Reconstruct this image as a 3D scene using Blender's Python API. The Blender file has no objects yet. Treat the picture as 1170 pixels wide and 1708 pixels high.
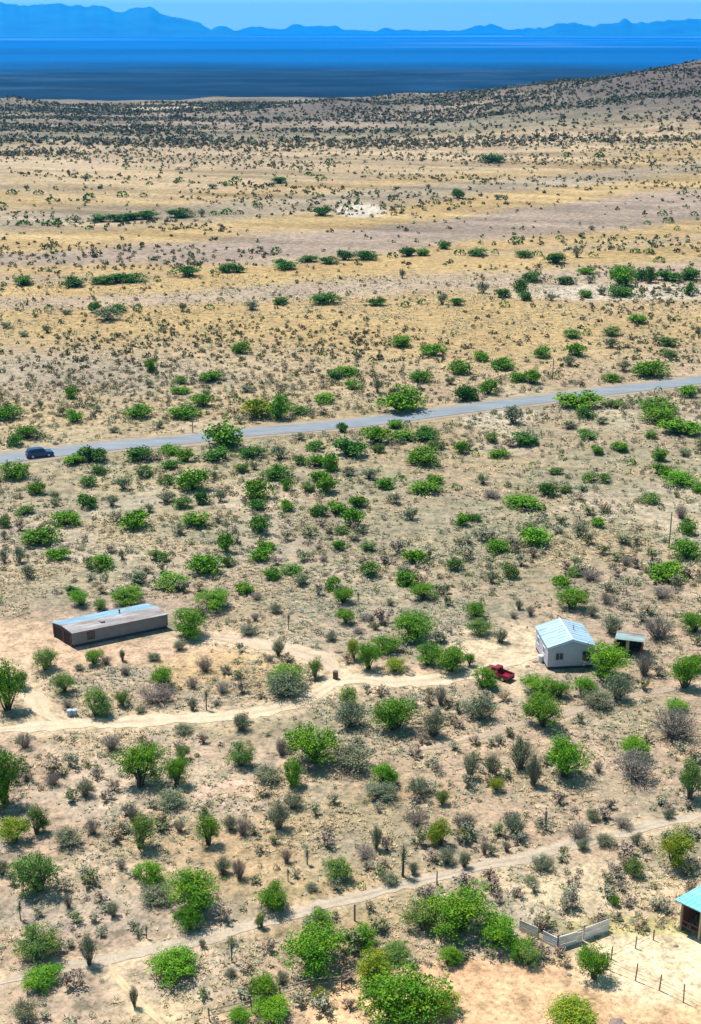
import bpy, bmesh, math, random
import numpy as np
from mathutils import Vector, Matrix, Euler

# ------------------------------------------------------------------ camera, world, sun, exposure
S = bpy.context.scene
COL = S.collection
CAM_H = 72.0
F_PX, CX, CY, HOR = 2247.0, 585.0, 854.0, 45.0
PITCH = math.atan((CY-HOR)/F_PX)

cam_d = bpy.data.cameras.new('camera')
cam = bpy.data.objects.new('camera', cam_d); COL.objects.link(cam)
cam.location = (0, 0, CAM_H)
cam.rotation_euler = (math.pi/2-PITCH, 0, 0)
cam_d.sensor_fit = 'VERTICAL'; cam_d.sensor_height = 24.0
cam_d.lens = 24.0*F_PX/1708.0
cam_d.clip_start = 1.0; cam_d.clip_end = 200000.0
S.camera = cam

SUN_EL, SUN_AZ = math.radians(66), math.radians(-50)      # azimuth from +Y, negative = left
to_sun = Vector((math.sin(SUN_AZ)*math.cos(SUN_EL), math.cos(SUN_AZ)*math.cos(SUN_EL), math.sin(SUN_EL)))
sl = bpy.data.lights.new('sun', 'SUN'); sl.energy = 5.0; sl.angle = math.radians(0.5); sl.color = (1.0, 0.95, 0.87)
sun = bpy.data.objects.new('sun', sl); COL.objects.link(sun)
sun.rotation_euler = to_sun.to_track_quat('Z', 'Y').to_euler()
sun.location = (0, 0, 300)

W = bpy.data.worlds.new('World'); S.world = W; W.use_nodes = True
wn, wl = W.node_tree.nodes, W.node_tree.links
wn.clear()
sky = wn.new('ShaderNodeTexSky'); sky.sky_type = 'NISHITA'; sky.sun_disc = False
sky.sun_elevation = SUN_EL; sky.sun_rotation = SUN_AZ % (2*math.pi)
sky.altitude = 1300; sky.air_density = 1.0; sky.dust_density = 0.3; sky.ozone_density = 3.0
tint = wn.new('ShaderNodeMix'); tint.data_type = 'RGBA'; tint.blend_type = 'MULTIPLY'; tint.inputs[0].default_value = 1.0
tint.inputs[7].default_value = (0.90, 1.32, 0.94, 1)
bg = wn.new('ShaderNodeBackground'); bg.inputs[1].default_value = 0.115
wo = wn.new('ShaderNodeOutputWorld')
wl.new(sky.outputs[0], tint.inputs[6]); wl.new(tint.outputs[2], bg.inputs[0]); wl.new(bg.outputs[0], wo.inputs[0])

S.view_settings.view_transform = 'Standard'; S.view_settings.look = 'None'
S.view_settings.gamma = 1; S.view_settings.use_curve_mapping = False
S.view_settings.exposure = 0.63
S.render.engine = 'CYCLES'
try:
    S.cycles.volume_bounces = 2
except Exception: pass

rng = np.random.default_rng(7)
random.seed(7)

# ------------------------------------------------------------------ noise and terrain
def _hash(ix, iy, seed):
    n = (ix.astype(np.int64)*374761393 + iy.astype(np.int64)*668265263 + seed*1442695041) & 0x7fffffff
    n = ((n ^ (n >> 13))*1274126177) & 0x7fffffff
    n = n ^ (n >> 16)
    return (n & 0xffff)/65535.0
def vnoise(x, y, seed=0):
    x = np.asarray(x, float); y = np.asarray(y, float)
    ix, iy = np.floor(x), np.floor(y); fx, fy = x-ix, y-iy
    fx = fx*fx*(3-2*fx); fy = fy*fy*(3-2*fy)
    a = _hash(ix, iy, seed); b = _hash(ix+1, iy, seed); c = _hash(ix, iy+1, seed); d = _hash(ix+1, iy+1, seed)
    return (a*(1-fx)+b*fx)*(1-fy)+(c*(1-fx)+d*fx)*fy
def fbm(x, y, seed=0, octv=4):
    s = 0; a = 0.5; t = 0
    for k in range(octv):
        s = s+a*vnoise(np.asarray(x)*2**k, np.asarray(y)*2**k, seed+k*17); t += a; a *= 0.5
    return s/t
def sstep(a, b, x):
    t = np.clip((np.asarray(x, float)-a)/(b-a), 0, 1); return t*t*(3-2*t)

def terrain(x, y):
    x = np.asarray(x, float); y = np.asarray(y, float)
    D = np.sqrt(x*x+y*y)
    h = 0.5*(fbm(x/28, y/28, 3, 2)-0.5)*2
    mid = sstep(330, 620, D)*(1-sstep(1500, 2500, D))
    u = y + 0.30*x
    h = h+mid*(2.6*(fbm(x/420, u/110, 11, 3)-0.5)*2)
    h = h+sstep(950, 1250, D)*(1-sstep(1500, 2200, D))*15*np.maximum(0, fbm(x/110, u/80, 23, 3)-0.45)
    h = h+11*np.exp(-((x+12)/52)**2-((y-1190)/95)**2)
    xr = x+25*(fbm(x/90, y/90, 31, 3)-0.5)*2
    rise = 0.215*np.log1p(np.exp(np.clip((xr-40)/25, -30, 30)))*25
    rise = 95*(1-np.exp(-rise/95))
    h = h+rise*np.exp(-((D-1180)/290)**2)*(1+0.25*(fbm(x/60, y/60, 41, 3)-0.5))*(y > 0)
    h = h-100*sstep(1340, 2800, D)
    return h

def ray(px, py):
    dx = (px-CX)/F_PX; dy = -(py-CY)/F_PX
    cp, sp = math.cos(PITCH), math.sin(PITCH)
    return np.array([dx, cp+dy*sp, -sp+dy*cp])
def at(px, py):
    d = ray(px, py)
    ts = np.geomspace(60, 3000, 900)
    z = CAM_H+d[2]*ts; g = terrain(d[0]*ts, d[1]*ts)
    k = np.argmax(z < g)
    if not (z < g).any(): k = len(ts)-1
    a, b = ts[max(0, k-1)], ts[k]
    for _ in range(18):
        m = (a+b)/2
        if CAM_H+d[2]*m < terrain(d[0]*m, d[1]*m): b = m
        else: a = m
    return Vector((float(d[0]*b), float(d[1]*b), float(terrain(d[0]*b, d[1]*b))))
def to_px(x, y, z=0.0):
    cp, sp = math.cos(PITCH), math.sin(PITCH)
    zc = y*cp-(z-CAM_H)*sp
    yc = y*sp+(z-CAM_H)*cp
    zc = np.where(zc < 1, 1, zc)
    return CX+F_PX*x/zc, CY-F_PX*yc/zc
def px_per_m(p):
    zc = p[1]*math.cos(PITCH)+(CAM_H-p[2])*math.sin(PITCH)
    return F_PX/zc
def depr(py): return PITCH+math.atan((py-CY)/F_PX)

# ------------------------------------------------------------------ helpers: objects, materials
def link(o, parent=None):
    COL.objects.link(o)
    if parent is not None: o.parent = parent
    return o
def tag(o, label=None, cat=None, group=None, kind=None):
    if label: o['label'] = label
    if cat: o['category'] = cat
    if group: o['group'] = group
    if kind: o['kind'] = kind
    return o
def empty(name, loc, rz=0):
    o = bpy.data.objects.new(name, None); o.empty_display_size = 0.5
    link(o); o.location = loc; o.rotation_euler = (0, 0, rz); return o
def np_mesh(name, V, Fq, mats, cols=None, smooth=False, fmat=None):
    me = bpy.data.meshes.new(name)
    V = np.asarray(V, np.float32); Fq = np.asarray(Fq, np.int32)
    n = Fq.shape[1]
    me.vertices.add(len(V)); me.vertices.foreach_set('co', V.ravel())
    me.loops.add(Fq.size); me.loops.foreach_set('vertex_index', Fq.ravel())
    me.polygons.add(len(Fq))
    me.polygons.foreach_set('loop_start', np.arange(0, Fq.size, n, dtype=np.int32))
    me.polygons.foreach_set('loop_total', np.full(len(Fq), n, np.int32))
    if smooth: me.polygons.foreach_set('use_smooth', np.ones(len(Fq), bool))
    me.update(calc_edges=True)
    if cols is not None:
        a = me.color_attributes.new('tone', 'FLOAT_COLOR', 'POINT')
        c = np.ones((len(V), 4), np.float32); c[:, :3] = cols
        a.data.foreach_set('color', c.ravel())
    for m in (mats if isinstance(mats, (list, tuple)) else [mats]): me.materials.append(m)
    if fmat is not None: me.polygons.foreach_set('material_index', np.asarray(fmat, np.int32))
    return me

class NT:
    def __init__(s, name):
        s.m = bpy.data.materials.new(name); s.m.use_nodes = True
        s.n, s.l = s.m.node_tree.nodes, s.m.node_tree.links
        s.n.clear()
        s.out = s.n.new('ShaderNodeOutputMaterial'); s.b = s.n.new('ShaderNodeBsdfPrincipled')
        s.l.new(s.b.outputs[0], s.out.inputs[0])
        s.b.inputs['Roughness'].default_value = 0.85
        s.b.inputs['Specular IOR Level'].default_value = 0.2
        s.tc = None
    def coord(s):
        if s.tc is None: s.tc = s.n.new('ShaderNodeTexCoord')
        return s.tc.outputs['Object']
    def mapping(s, sc, rot=0):
        m = s.n.new('ShaderNodeMapping'); m.inputs['Scale'].default_value = sc; m.inputs['Rotation'].default_value = (0, 0, rot)
        s.l.new(s.coord(), m.inputs[0]); return m.outputs[0]
    def noise(s, scale, detail=4, rough=0.55, vec=None, dist=0):
        t = s.n.new('ShaderNodeTexNoise'); t.inputs['Scale'].default_value = scale; t.inputs['Detail'].default_value = detail
        t.inputs['Roughness'].default_value = rough; t.inputs['Distortion'].default_value = dist
        s.l.new(vec if vec is not None else s.coord(), t.inputs['Vector']); return t.outputs[0]
    def voro(s, scale, vec=None):
        t = s.n.new('ShaderNodeTexVoronoi'); t.inputs['Scale'].default_value = scale
        s.l.new(vec if vec is not None else s.coord(), t.inputs['Vector']); return t
    def ramp(s, fac, stops):
        r = s.n.new('ShaderNodeValToRGB'); e = r.color_ramp.elements
        e[0].position = stops[0][0]; e[0].color = (*stops[0][1], 1)
        e[1].position = stops[-1][0]; e[1].color = (*stops[-1][1], 1)
        for p, c in stops[1:-1]:
            q = e.new(p); q.color = (*c, 1)
        s.l.new(fac, r.inputs[0]); return r.outputs[0]
    def mix(s, fac, a, b, mode='MIX'):
        m = s.n.new('ShaderNodeMix'); m.data_type = 'RGBA'; m.blend_type = mode
        for i, v in ((0, fac), (6, a), (7, b)):
            if isinstance(v, (int, float)): m.inputs[i].default_value = v
            elif isinstance(v, tuple): m.inputs[i].default_value = (*v, 1)
            else: s.l.new(v, m.inputs[i])
        return m.outputs[2]
    def attr(s, name):
        a = s.n.new('ShaderNodeAttribute'); a.attribute_name = name; return a.outputs['Color']
    def color(s, c):
        if isinstance(c, tuple): s.b.inputs['Base Color'].default_value = (*c, 1)
        else: s.l.new(c, s.b.inputs['Base Color'])
    def bump(s, h, strength=0.3, dist=0.1):
        b = s.n.new('ShaderNodeBump'); b.inputs['Strength'].default_value = strength; b.inputs['Distance'].default_value = dist
        s.l.new(h, b.inputs['Height']); s.l.new(b.outputs[0], s.b.inputs['Normal'])

def g3(v): return (v, v, v)
def simple(name, col, var=0.15, scale=3.0, rough=0.7, metal=0.0, spec=0.3, stretch=None):
    t = NT(name)
    n = t.noise(scale, 5, 0.6, vec=t.mapping(stretch) if stretch else None)
    v = t.ramp(n, [(0.3, g3(1-var)), (0.7, g3(1+var))])
    t.color(t.mix(1.0, v, col, 'MULTIPLY'))
    t.b.inputs['Roughness'].default_value = rough; t.b.inputs['Metallic'].default_value = metal
    t.b.inputs['Specular IOR Level'].default_value = spec
    return t.m

# ground
def ground_mat():
    t = NT('desert_soil')
    base = t.attr('tone')
    n1 = t.noise(0.045, 5, 0.6); n2 = t.noise(0.55, 6, 0.65); n3 = t.noise(2.6, 6, 0.7)
    c = t.mix(1.0, base, t.ramp(n1, [(0.3, (0.86, 0.84, 0.84)), (0.7, (1.14, 1.12, 1.06))]), 'MULTIPLY')
    c = t.mix(1.0, c, t.ramp(n2, [(0.33, (0.55, 0.60, 0.56)), (0.47, (0.95, 0.96, 0.93)), (0.66, (1.38, 1.32, 1.26))]), 'MULTIPLY')
    c = t.mix(1.0, c, t.ramp(n3, [(0.36, (0.62, 0.64, 0.62)), (0.5, g3(1.02)), (0.66, (1.32, 1.25, 1.18))]), 'MULTIPLY')
    v = t.voro(1.5)
    c = t.mix(1.0, c, t.ramp(v.outputs['Distance'], [(0.05, (0.62, 0.66, 0.56)), (0.2, g3(1.0)), (1.0, g3(1.0))]), 'MULTIPLY')
    t.color(c)
    t.b.inputs['Roughness'].default_value = 0.95; t.b.inputs['Specular IOR Level'].default_value = 0.05
    t.bump(n3, 0.5, 0.12)
    return t.m
def track_mat():
    t = NT('pale_track_dirt')
    n2 = t.noise(0.6, 5, 0.6); n3 = t.noise(4.0, 5, 0.7)
    c = t.mix(1.0, t.attr('tone'), t.ramp(n2, [(0.3, (0.82, 0.8, 0.78)), (0.7, (1.12, 1.12, 1.12))]), 'MULTIPLY')
    c = t.mix(1.0, c, t.ramp(n3, [(0.35, g3(0.82)), (0.65, g3(1.12))]), 'MULTIPLY')
    t.color(c); t.bump(n3, 0.3, 0.08); t.b.inputs['Specular IOR Level'].default_value = 0.05
    return t.m
def leaf_mat():
    t = NT('foliage')
    oi = t.n.new('ShaderNodeObjectInfo')
    n = t.noise(4.0, 3, 0.6); n2 = t.noise(30.0, 2, 0.6)
    c = t.mix(1.0, oi.outputs['Color'], t.ramp(n, [(0.34, (0.55, 0.72, 0.8)), (0.52, (1.0, 1.0, 1.0)), (0.66, (2.0, 1.35, 1.0))]), 'MULTIPLY')
    c = t.mix(1.0, c, t.ramp(n2, [(0.3, g3(0.7)), (0.7, g3(1.3))]), 'MULTIPLY')
    t.color(c); t.b.inputs['Roughness'].default_value = 0.65; t.b.inputs['Specular IOR Level'].default_value = 0.15
    return t.m
def bark_mat():
    t = NT('twig_bark')
    oi = t.n.new('ShaderNodeObjectInfo')
    n = t.noise(14.0, 3, 0.6)
    c = t.mix(1.0, oi.outputs['Color'], t.ramp(n, [(0.3, g3(0.7)), (0.7, g3(1.25))]), 'MULTIPLY')
    t.color(c); return t.m
def tone_mat(name):
    t = NT(name)
    n = t.noise(0.9, 3, 0.6)
    t.color(t.mix(1.0, t.attr('tone'), t.ramp(n, [(0.3, g3(0.8)), (0.7, g3(1.2))]), 'MULTIPLY'))
    t.b.inputs['Specular IOR Level'].default_value = 0.08
    return t.m
M = dict(
    ground=ground_mat(), track=track_mat(), leaf=leaf_mat(), bark=bark_mat(), grass=tone_mat('dry_grass'), scrub=tone_mat('scrub_foliage'),
)
def asphalt():
    t = NT('worn_asphalt')
    n = t.noise(0.5, 5, 0.6, vec=t.mapping((0.3, 1, 1))); n2 = t.noise(6, 4, 0.7)
    c = t.ramp(n, [(0.3, (0.15, 0.165, 0.19)), (0.7, (0.22, 0.235, 0.26))])
    t.color(t.mix(1.0, c, t.ramp(n2, [(0.3, g3(0.85)), (0.7, g3(1.12))]), 'MULTIPLY')); return t.m
M['asphalt'] = asphalt()
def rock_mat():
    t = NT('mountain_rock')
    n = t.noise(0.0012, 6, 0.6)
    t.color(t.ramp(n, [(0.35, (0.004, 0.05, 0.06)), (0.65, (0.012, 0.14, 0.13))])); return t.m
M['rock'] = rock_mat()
# ------------------------------------------------------------------ image-space outlines, used only to lay zones out on flat ground
def bandmask(px, py, line, half, soft=0.5, warp=0):
    xs = [p[0] for p in line]; ys = [p[1] for p in line]
    yc = np.interp(px, xs, ys)+warp
    hw = half if not isinstance(half, (list, tuple)) else np.interp(px, xs, half)
    return 1-sstep(1-soft, 1+soft, np.abs(py-yc)/hw)
def ellip(px, py, cx, cy, rx, ry, soft=0.35, warp=0):
    d = np.sqrt(((px-cx)/rx)**2+((py-cy)/ry)**2)+warp
    return 1-sstep(1-soft, 1+soft, d)

BEIGE = np.array([0.298, 0.220, 0.168]); MAUVE = np.array([0.240, 0.186, 0.168]); YEL = np.array([0.31, 0.215, 0.105])
PINK = np.array([0.36, 0.25, 0.185]); CREAM = np.array([0.44, 0.34, 0.25]); GREY = np.array([0.215, 0.188, 0.165]); OLIVE = np.array([0.13, 0.125, 0.085])
TRACKS = {
  'main':  ([(-60,1221),(0,1217),(67,1212),(200,1206),(390,1193),(440,1186),(495,1172),(532,1153),(562,1138),(600,1133),(660,1136),(740,1134),(800,1122),(850,1106),(900,1095)], 2.9),
  'upper': ([(300,1068),(350,1062),(400,1066),(440,1078),(500,1088),(540,1102),(562,1122),(575,1136)], 3.6),
  'left':  ([(10,1120),(35,1140),(55,1165),(72,1190),(100,1208)], 3.4),
  'front': ([(-40,1650),(60,1624),(200,1598),(300,1576),(430,1541),(580,1500),(700,1470),(830,1440),(950,1411),(1060,1384),(1200,1352)], 1.7),
  'spur':  ([(178,1604),(192,1622),(205,1640),(225,1662),(250,1690),(290,1725)], 1.6),
  'bank':  ([(700,1252),(790,1232),(880,1206),(980,1180),(1060,1160),(1180,1140)], 1.3),
}
def tone_at(x, y):
    """soil colour of each ground point, plus cloud shade and haze painted on the valley"""
    D = np.sqrt(x*x+y*y)
    px, py = to_px(x, y, 0.0)
    front = y > 10
    py = np.where(front, py, 2500); px = np.where(front, px, 0)
    n = len(x); c = np.tile(BEIGE, (n, 1))
    w1 = (fbm(x/35, y/35, 5, 4)-0.5)*2; w2 = (fbm(x/9, y/9, 9, 4)-0.5)*2; w3 = (fbm(x/160, y/60, 15, 4)-0.5)*2
    def mixin(mask, col):
        nonlocal c
        mask = np.clip(mask, 0, 1)[:, None]; c = c*(1-mask)+col*mask
    mixin(sstep(-0.1, 0.35, w1)*0.5, MAUVE)
    mixin(sstep(0.05, 0.4, (fbm(x/16, y/11, 55, 4)-0.5)*2)*0.45, np.array([0.21, 0.195, 0.125]))
    mixin(sstep(0.1, 0.5, -w1+0.3*w2)*0.4, YEL*0.98)
    # pale stony ground in the middle distance
    mixin(ellip(px, py, 330, 900, 330, 70, 0.5, w1*0.5)*0.5, np.array([0.30, 0.255, 0.225]))
    mixin(ellip(px, py, 950, 900, 330, 80, 0.5, w1*0.5)*0.35, np.array([0.30, 0.235, 0.19]))
    mixin(ellip(px, py, 560, 1030, 500, 60, 0.5, w1*0.5)*0.4, MAUVE*1.1)
    mixin(ellip(px, py, 860, 820, 520, 150, 0.4, w1*0.4)*0.5, np.array([0.225, 0.185, 0.118]))
    mixin(ellip(px, py, 300, 800, 420, 70, 0.4, w1*0.4)*0.45, np.array([0.235, 0.20, 0.13]))
    mixin(sstep(-0.1, 0.4, (fbm(x/20, y/12, 155, 4)-0.5)*2)*(py > 640)*0.6, np.array([0.195, 0.182, 0.135]))
    mixin(sstep(0.1, 0.5, (fbm(x/13, y/9, 159, 4)-0.5)*2)*(py > 640)*0.5, np.array([0.36, 0.30, 0.25]))
    # beyond the road: tan plain
    far = sstep(720, 640, py-0.11*(585-px))
    mixin(far*0.75, np.array([0.30, 0.225, 0.145]))
    mixin(far*ellip(px, py, 620, 545, 700, 48, 0.6, w1*0.6)*0.75, YEL)
    mixin(ellip(px, py, 60, 620, 330, 34, 0.5, w2*0.5+w1*0.4)*0.7, np.array([0.23, 0.195, 0.17]))
    L = lambda *p: list(p)
    wob = w1*6
    mixin(bandmask(px, py, L((0,487),(200,484),(400,462),(600,446),(900,432),(1170,415)), 13, 0.5, wob)*0.8, YEL*1.03)
    mixin(bandmask(px, py, L((0,508),(200,505),(420,490),(650,478),(900,465),(1170,452)), 12, 0.6, wob)*0.6, MAUVE*1.25)
    mixin(bandmask(px, py, L((0,442),(200,432),(400,415),(650,392),(900,362),(1170,345)), 24, 0.5, wob)*0.85, MAUVE*0.92)
    mixin(bandmask(px, py, L((0,402),(200,395),(400,377),(600,362),(900,330),(1170,300)), 14, 0.5, wob)*0.8, YEL*1.0)
    mixin(bandmask(px, py, L((500,450),(800,408),(1170,375)), 10, 0.6, wob)*0.75, YEL*1.02)
    mixin(bandmask(px, py, L((0,362),(300,352),(700,320),(1170,285)), 11, 0.6, wob)*0.55, GREY*0.95)
    mixin(bandmask(px, py, L((0,272),(600,262),(1170,240)), 16, 0.6, wob)*0.55, np.array([0.33, 0.25, 0.18]))
    mixin(bandmask(px, py, L((300,330),(585,312),(900,292),(1170,268)), 9, 0.6, wob)*0.6, YEL)
    mixin(sstep(258, 235, py+w3*10)*sstep(900, 1000, D+0*px)*0.85, GREY*0.62)
    mixin(bandmask(px, py, L((0,236),(500,228),(800,226),(1170,226)), 12, 0.6, wob)*0.45, OLIVE)
    mixin(bandmask(px, py, L((600,215),(800,203),(1170,190)), 7, 0.6, wob)*0.5, np.array([0.30, 0.22, 0.18]))
    # drainage lines and grass streaks that run along the ridges
    st = fbm((x+0.2*y)/85, (y+0.30*x)/16, 131, 5); st2 = fbm((x+0.2*y)/40, (y+0.30*x)/9, 137, 4)
    fm = sstep(400, 560, D)*(D < 1500)
    c = c*(1-fm*(1-np.clip(0.50+1.0*st, 0.6, 1.3)))[:, None]*(1-fm*(1-np.clip(0.62+0.76*st2, 0.7, 1.25)))[:, None]
    mixin(fm*sstep(0.56, 0.70, st)*0.4, MAUVE*0.85)
    # washes and bare patches
    mixin(ellip(px, py, 1050, 487, 170, 13, 0.4, w1*0.5)*0.85, np.array([0.38, 0.33, 0.30]))
    mixin(ellip(px, py, 600, 349, 42, 8, 0.4, w2*0.3)*0.9, np.array([0.42, 0.37, 0.34]))
    mixin(ellip(px, py, 820, 695, 60, 14, 0.4, w2*0.5)*0.6, np.array([0.38, 0.33, 0.29]))
    mixin(ellip(px, py, 270, 182, 80, 6, 0.5, w2*0.5)*0.7, np.array([0.42, 0.33, 0.28]))
    # yards and graded dirt
    mixin(ellip(px, py, 20, 1080, 150, 45, 0.35, w2*0.5)*0.9, PINK*1.12)
    mixin(ellip(px, py, 240, 1088, 200, 22, 0.4, w2*0.4)*0.9, PINK*1.12)
    mixin(ellip(px, py, 400, 1118, 120, 34, 0.5, w2*0.4)*0.6, YEL*1.05)
    mixin(ellip(px, py, 850, 1085, 90, 42, 0.4, w2*0.5)*0.9, CREAM)
    mixin(ellip(px, py, 660, 1135, 200, 26, 0.5, w2*0.5)*0.6, PINK*1.1)
    mixin(ellip(px, py, 880, 1135, 60, 30, 0.5, w2*0.5)*0.6, CREAM*0.95)
    mixin(ellip(px, py, 385, 1325, 60, 22, 0.5, w2*0.5)*0.8, np.array([0.42, 0.29, 0.24]))
    mixin(ellip(px, py, 170, 1460, 150, 40, 0.5, w2*0.7)*0.6, CREAM*0.92)
    mixin(ellip(px, py, 640, 1270, 300, 30, 0.6, w2*0.7)*0.35, np.array([0.36, 0.27, 0.225]))
    # gentle pale strip each side of tracks
    for nm, (pts, wd) in TRACKS.items():
        P = [WP(p) for p in pts]
        d = dist_poly(x, y, P)
        mixin((1-sstep(wd*0.35, wd*1.15, d+w2*0.7))*0.65, CREAM*0.93 if nm != 'bank' else CREAM*0.8)
    # foreground lot
    lot = sstep(1585, 1612, py-0.16*np.maximum(0, 760-px)-0.20*np.maximum(0, px-950)+w2*12)*sstep(470, 540, px+w2*25)
    mixin(lot*0.95, np.array([0.50, 0.315, 0.200]))
    mixin(lot*sstep(0.1, 0.5, w2)*0.5, np.array([0.42, 0.235, 0.14]))
    mixin(ellip(px, py, 1120, 1610, 150, 55, 0.3, w2*0.35)*0.95, np.array([0.56, 0.43, 0.31]))
    mixin(ellip(px, py, 830, 1665, 170, 35, 0.5, w2*0.5)*0.45, np.array([0.54, 0.34, 0.21]))
    mixin(ellip(px, py, 980, 1480, 160, 38, 0.5, w2*0.5)*0.7, np.array([0.47, 0.37, 0.26]))
    mixin(ellip(px, py, 1080, 1545, 110, 14, 0.4, w2*0.6)*0.7, np.array([0.30, 0.27, 0.11]))
    mixin(ellip(px, py, 330, 1690, 130, 26, 0.5, w2*0.6)*0.5, np.array([0.42, 0.31, 0.19]))
    mixin(ellip(px, py, 250, 1520, 330, 30, 0.5, w2*0.6)*0.4, np.array([0.25, 0.23, 0.21]))
    # hill on the right and the valley
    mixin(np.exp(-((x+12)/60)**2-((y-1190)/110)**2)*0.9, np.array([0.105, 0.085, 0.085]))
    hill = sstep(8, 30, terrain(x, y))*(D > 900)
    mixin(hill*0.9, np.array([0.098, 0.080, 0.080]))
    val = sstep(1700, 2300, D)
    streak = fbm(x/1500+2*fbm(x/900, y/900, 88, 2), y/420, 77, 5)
    vc = np.array([0.004, 0.013, 0.030])[None, :]*(0.1+3.2*fbm(x/260, y/170, 61, 5)**2)[:, None]  # cloud shadow and some blue haze painted into the valley floor colour
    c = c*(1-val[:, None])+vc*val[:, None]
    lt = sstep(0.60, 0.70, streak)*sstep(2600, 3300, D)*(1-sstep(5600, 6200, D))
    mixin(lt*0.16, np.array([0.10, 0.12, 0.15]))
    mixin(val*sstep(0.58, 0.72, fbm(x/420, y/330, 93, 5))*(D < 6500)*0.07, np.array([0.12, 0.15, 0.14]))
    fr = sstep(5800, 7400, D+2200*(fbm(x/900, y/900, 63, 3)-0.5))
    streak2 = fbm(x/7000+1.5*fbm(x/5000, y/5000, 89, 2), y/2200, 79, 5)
    fc = np.array([0.002, 0.085, 0.30])[None, :]*(0.2+1.5*streak2)[:, None]  # far plain tinted blue, distance haze painted into the ground
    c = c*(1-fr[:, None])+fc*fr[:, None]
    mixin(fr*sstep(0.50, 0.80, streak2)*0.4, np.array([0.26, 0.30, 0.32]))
    return c
def WP(p):
    q = at(p[0], p[1]); return (q.x, q.y)
_wpc = {}
_WP0 = WP
def WP(p):
    if p not in _wpc: _wpc[p] = _WP0(p)
    return _wpc[p]
def dist_poly(x, y, P):
    d = np.full(len(x), 1e9)
    near = (np.sqrt(x*x+y*y) < 400)
    xi, yi = x[near], y[near]
    dd = np.full(len(xi), 1e9)
    for (ax, ay), (bx, by) in zip(P[:-1], P[1:]):
        vx, vy = bx-ax, by-ay; L2 = vx*vx+vy*vy
        t = np.clip(((xi-ax)*vx+(yi-ay)*vy)/L2, 0, 1)
        dd = np.minimum(dd, np.hypot(xi-ax-t*vx, yi-ay-t*vy))
    d[near] = dd
    return d

# ------------------------------------------------------------------ ground sheet (polar grid round the point under the drone)
th_in = np.radians(np.linspace(-24, 24, 520))
th_out = np.radians(np.concatenate([np.linspace(27, 333, 52)]))
TH = np.concatenate([th_in, th_out]); nt = len(TH)
R = np.concatenate([[0.01, 20, 40, 60], np.geomspace(74, 1500, 620), np.geomspace(1520, 3600, 50), np.geomspace(3700, 43000, 150)])
nr = len(R)
RR, TT = np.meshgrid(R, TH, indexing='ij')
GX, GY = (RR*np.sin(TT)).ravel(), (RR*np.cos(TT)).ravel()
GZ = terrain(GX, GY)
ii, jj = np.meshgrid(np.arange(nr-1), np.arange(nt), indexing='ij')
j2 = (jj+1) % nt
Fg = np.stack([ii*nt+jj, (ii+1)*nt+jj, (ii+1)*nt+j2, ii*nt+j2], -1).reshape(-1, 4)[:, ::-1]
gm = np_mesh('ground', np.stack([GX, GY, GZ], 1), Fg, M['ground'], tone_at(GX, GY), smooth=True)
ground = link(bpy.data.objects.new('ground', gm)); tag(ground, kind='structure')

# ------------------------------------------------------------------ roads and tracks
def resample(P, step):
    P = [Vector((p[0], p[1])) for p in P]; out = []
    n = len(P)
    for i in range(n-1):
        p0, p1, p2, p3 = P[max(i-1, 0)], P[i], P[i+1], P[min(i+2, n-1)]
        k = max(2, int((p2-p1).length/step))
        for j in range(k):
            t = j/k
            out.append(0.5*((2*p1)+(-p0+p2)*t+(2*p0-5*p1+4*p2-p3)*t*t+(-p0+3*p1-3*p2+p3)*t**3))
    out.append(P[-1]); return out
def ribbon(name, pts, width, lift, mat, col, ragged=0.0, step=1.0, nx=6, taper=False):
    C = resample(pts, step); V = []; Fc = []; cols = []
    n = len(C)
    for i, p in enumerate(C):
        t = (C[min(i+1, n-1)]-C[max(i-1, 0)]).normalized(); nrm = Vector((-t.y, t.x))
        wl_ = width/2*(1+ragged*(float(fbm([i*step/3.0], [1.5], 101, 3)[0])-0.5)*2)
        wr_ = width/2*(1+ragged*(float(fbm([i*step/3.0], [8.5], 103, 3)[0])-0.5)*2)
        if taper:
            f = min(1, min(i, n-1-i)/8+0.1); wl_ *= f; wr_ *= f
        for k in range(nx+1):
            s = -wl_+(wl_+wr_)*k/nx
            V.append((p.x+nrm.x*s, p.y+nrm.y*s))
            u = abs(2*k/nx-1)
            cols.append(np.array(col)*((1.0-0.30*vnoise(i*step/4, 3.3, 12)) if k == nx//2 and taper else (0.93 if k in (0, nx) else 1.0)))
    V = np.array(V)
    if taper:
        for i in range(n):
            for e in (0, nx):
                a_, b_ = i*(nx+1)+e, i*(nx+1)+(1 if e == 0 else nx-1)
                V[a_] = V[b_]+(V[a_]-V[b_])*rng.uniform(0.25, 1.5)
    z = terrain(V[:, 0], V[:, 1])+lift
    for i in range(n-1):
        for k in range(nx):
            a = i*(nx+1)+k; Fc.append((a, a+nx+1, a+nx+2, a+1))
    Fc = np.array(Fc)[:, ::-1]
    me = np_mesh(name, np.column_stack([V, z]), Fc, mat, np.array(cols), smooth=True)
    o = link(bpy.data.objects.new(name, me)); tag(o, kind='structure'); return o
ROAD = [(-120,782),(0,766),(150,748),(300,735),(390,724),(520,713),(640,701),(700,693),(780,682),(900,667),(1020,652),(1100,643),(1170,634),(1300,618)]
road_w = [WP(p) for p in ROAD]
ribbon('road_shoulder', road_w, 8.6, 0.04, M['track'], (0.30, 0.235, 0.175), 0.25, 2.0, 6)
ribbon('road', road_w, 5.6, 0.09, M['asphalt'], (0.2, 0.2, 0.2), 0.02, 2.0, 6)
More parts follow.
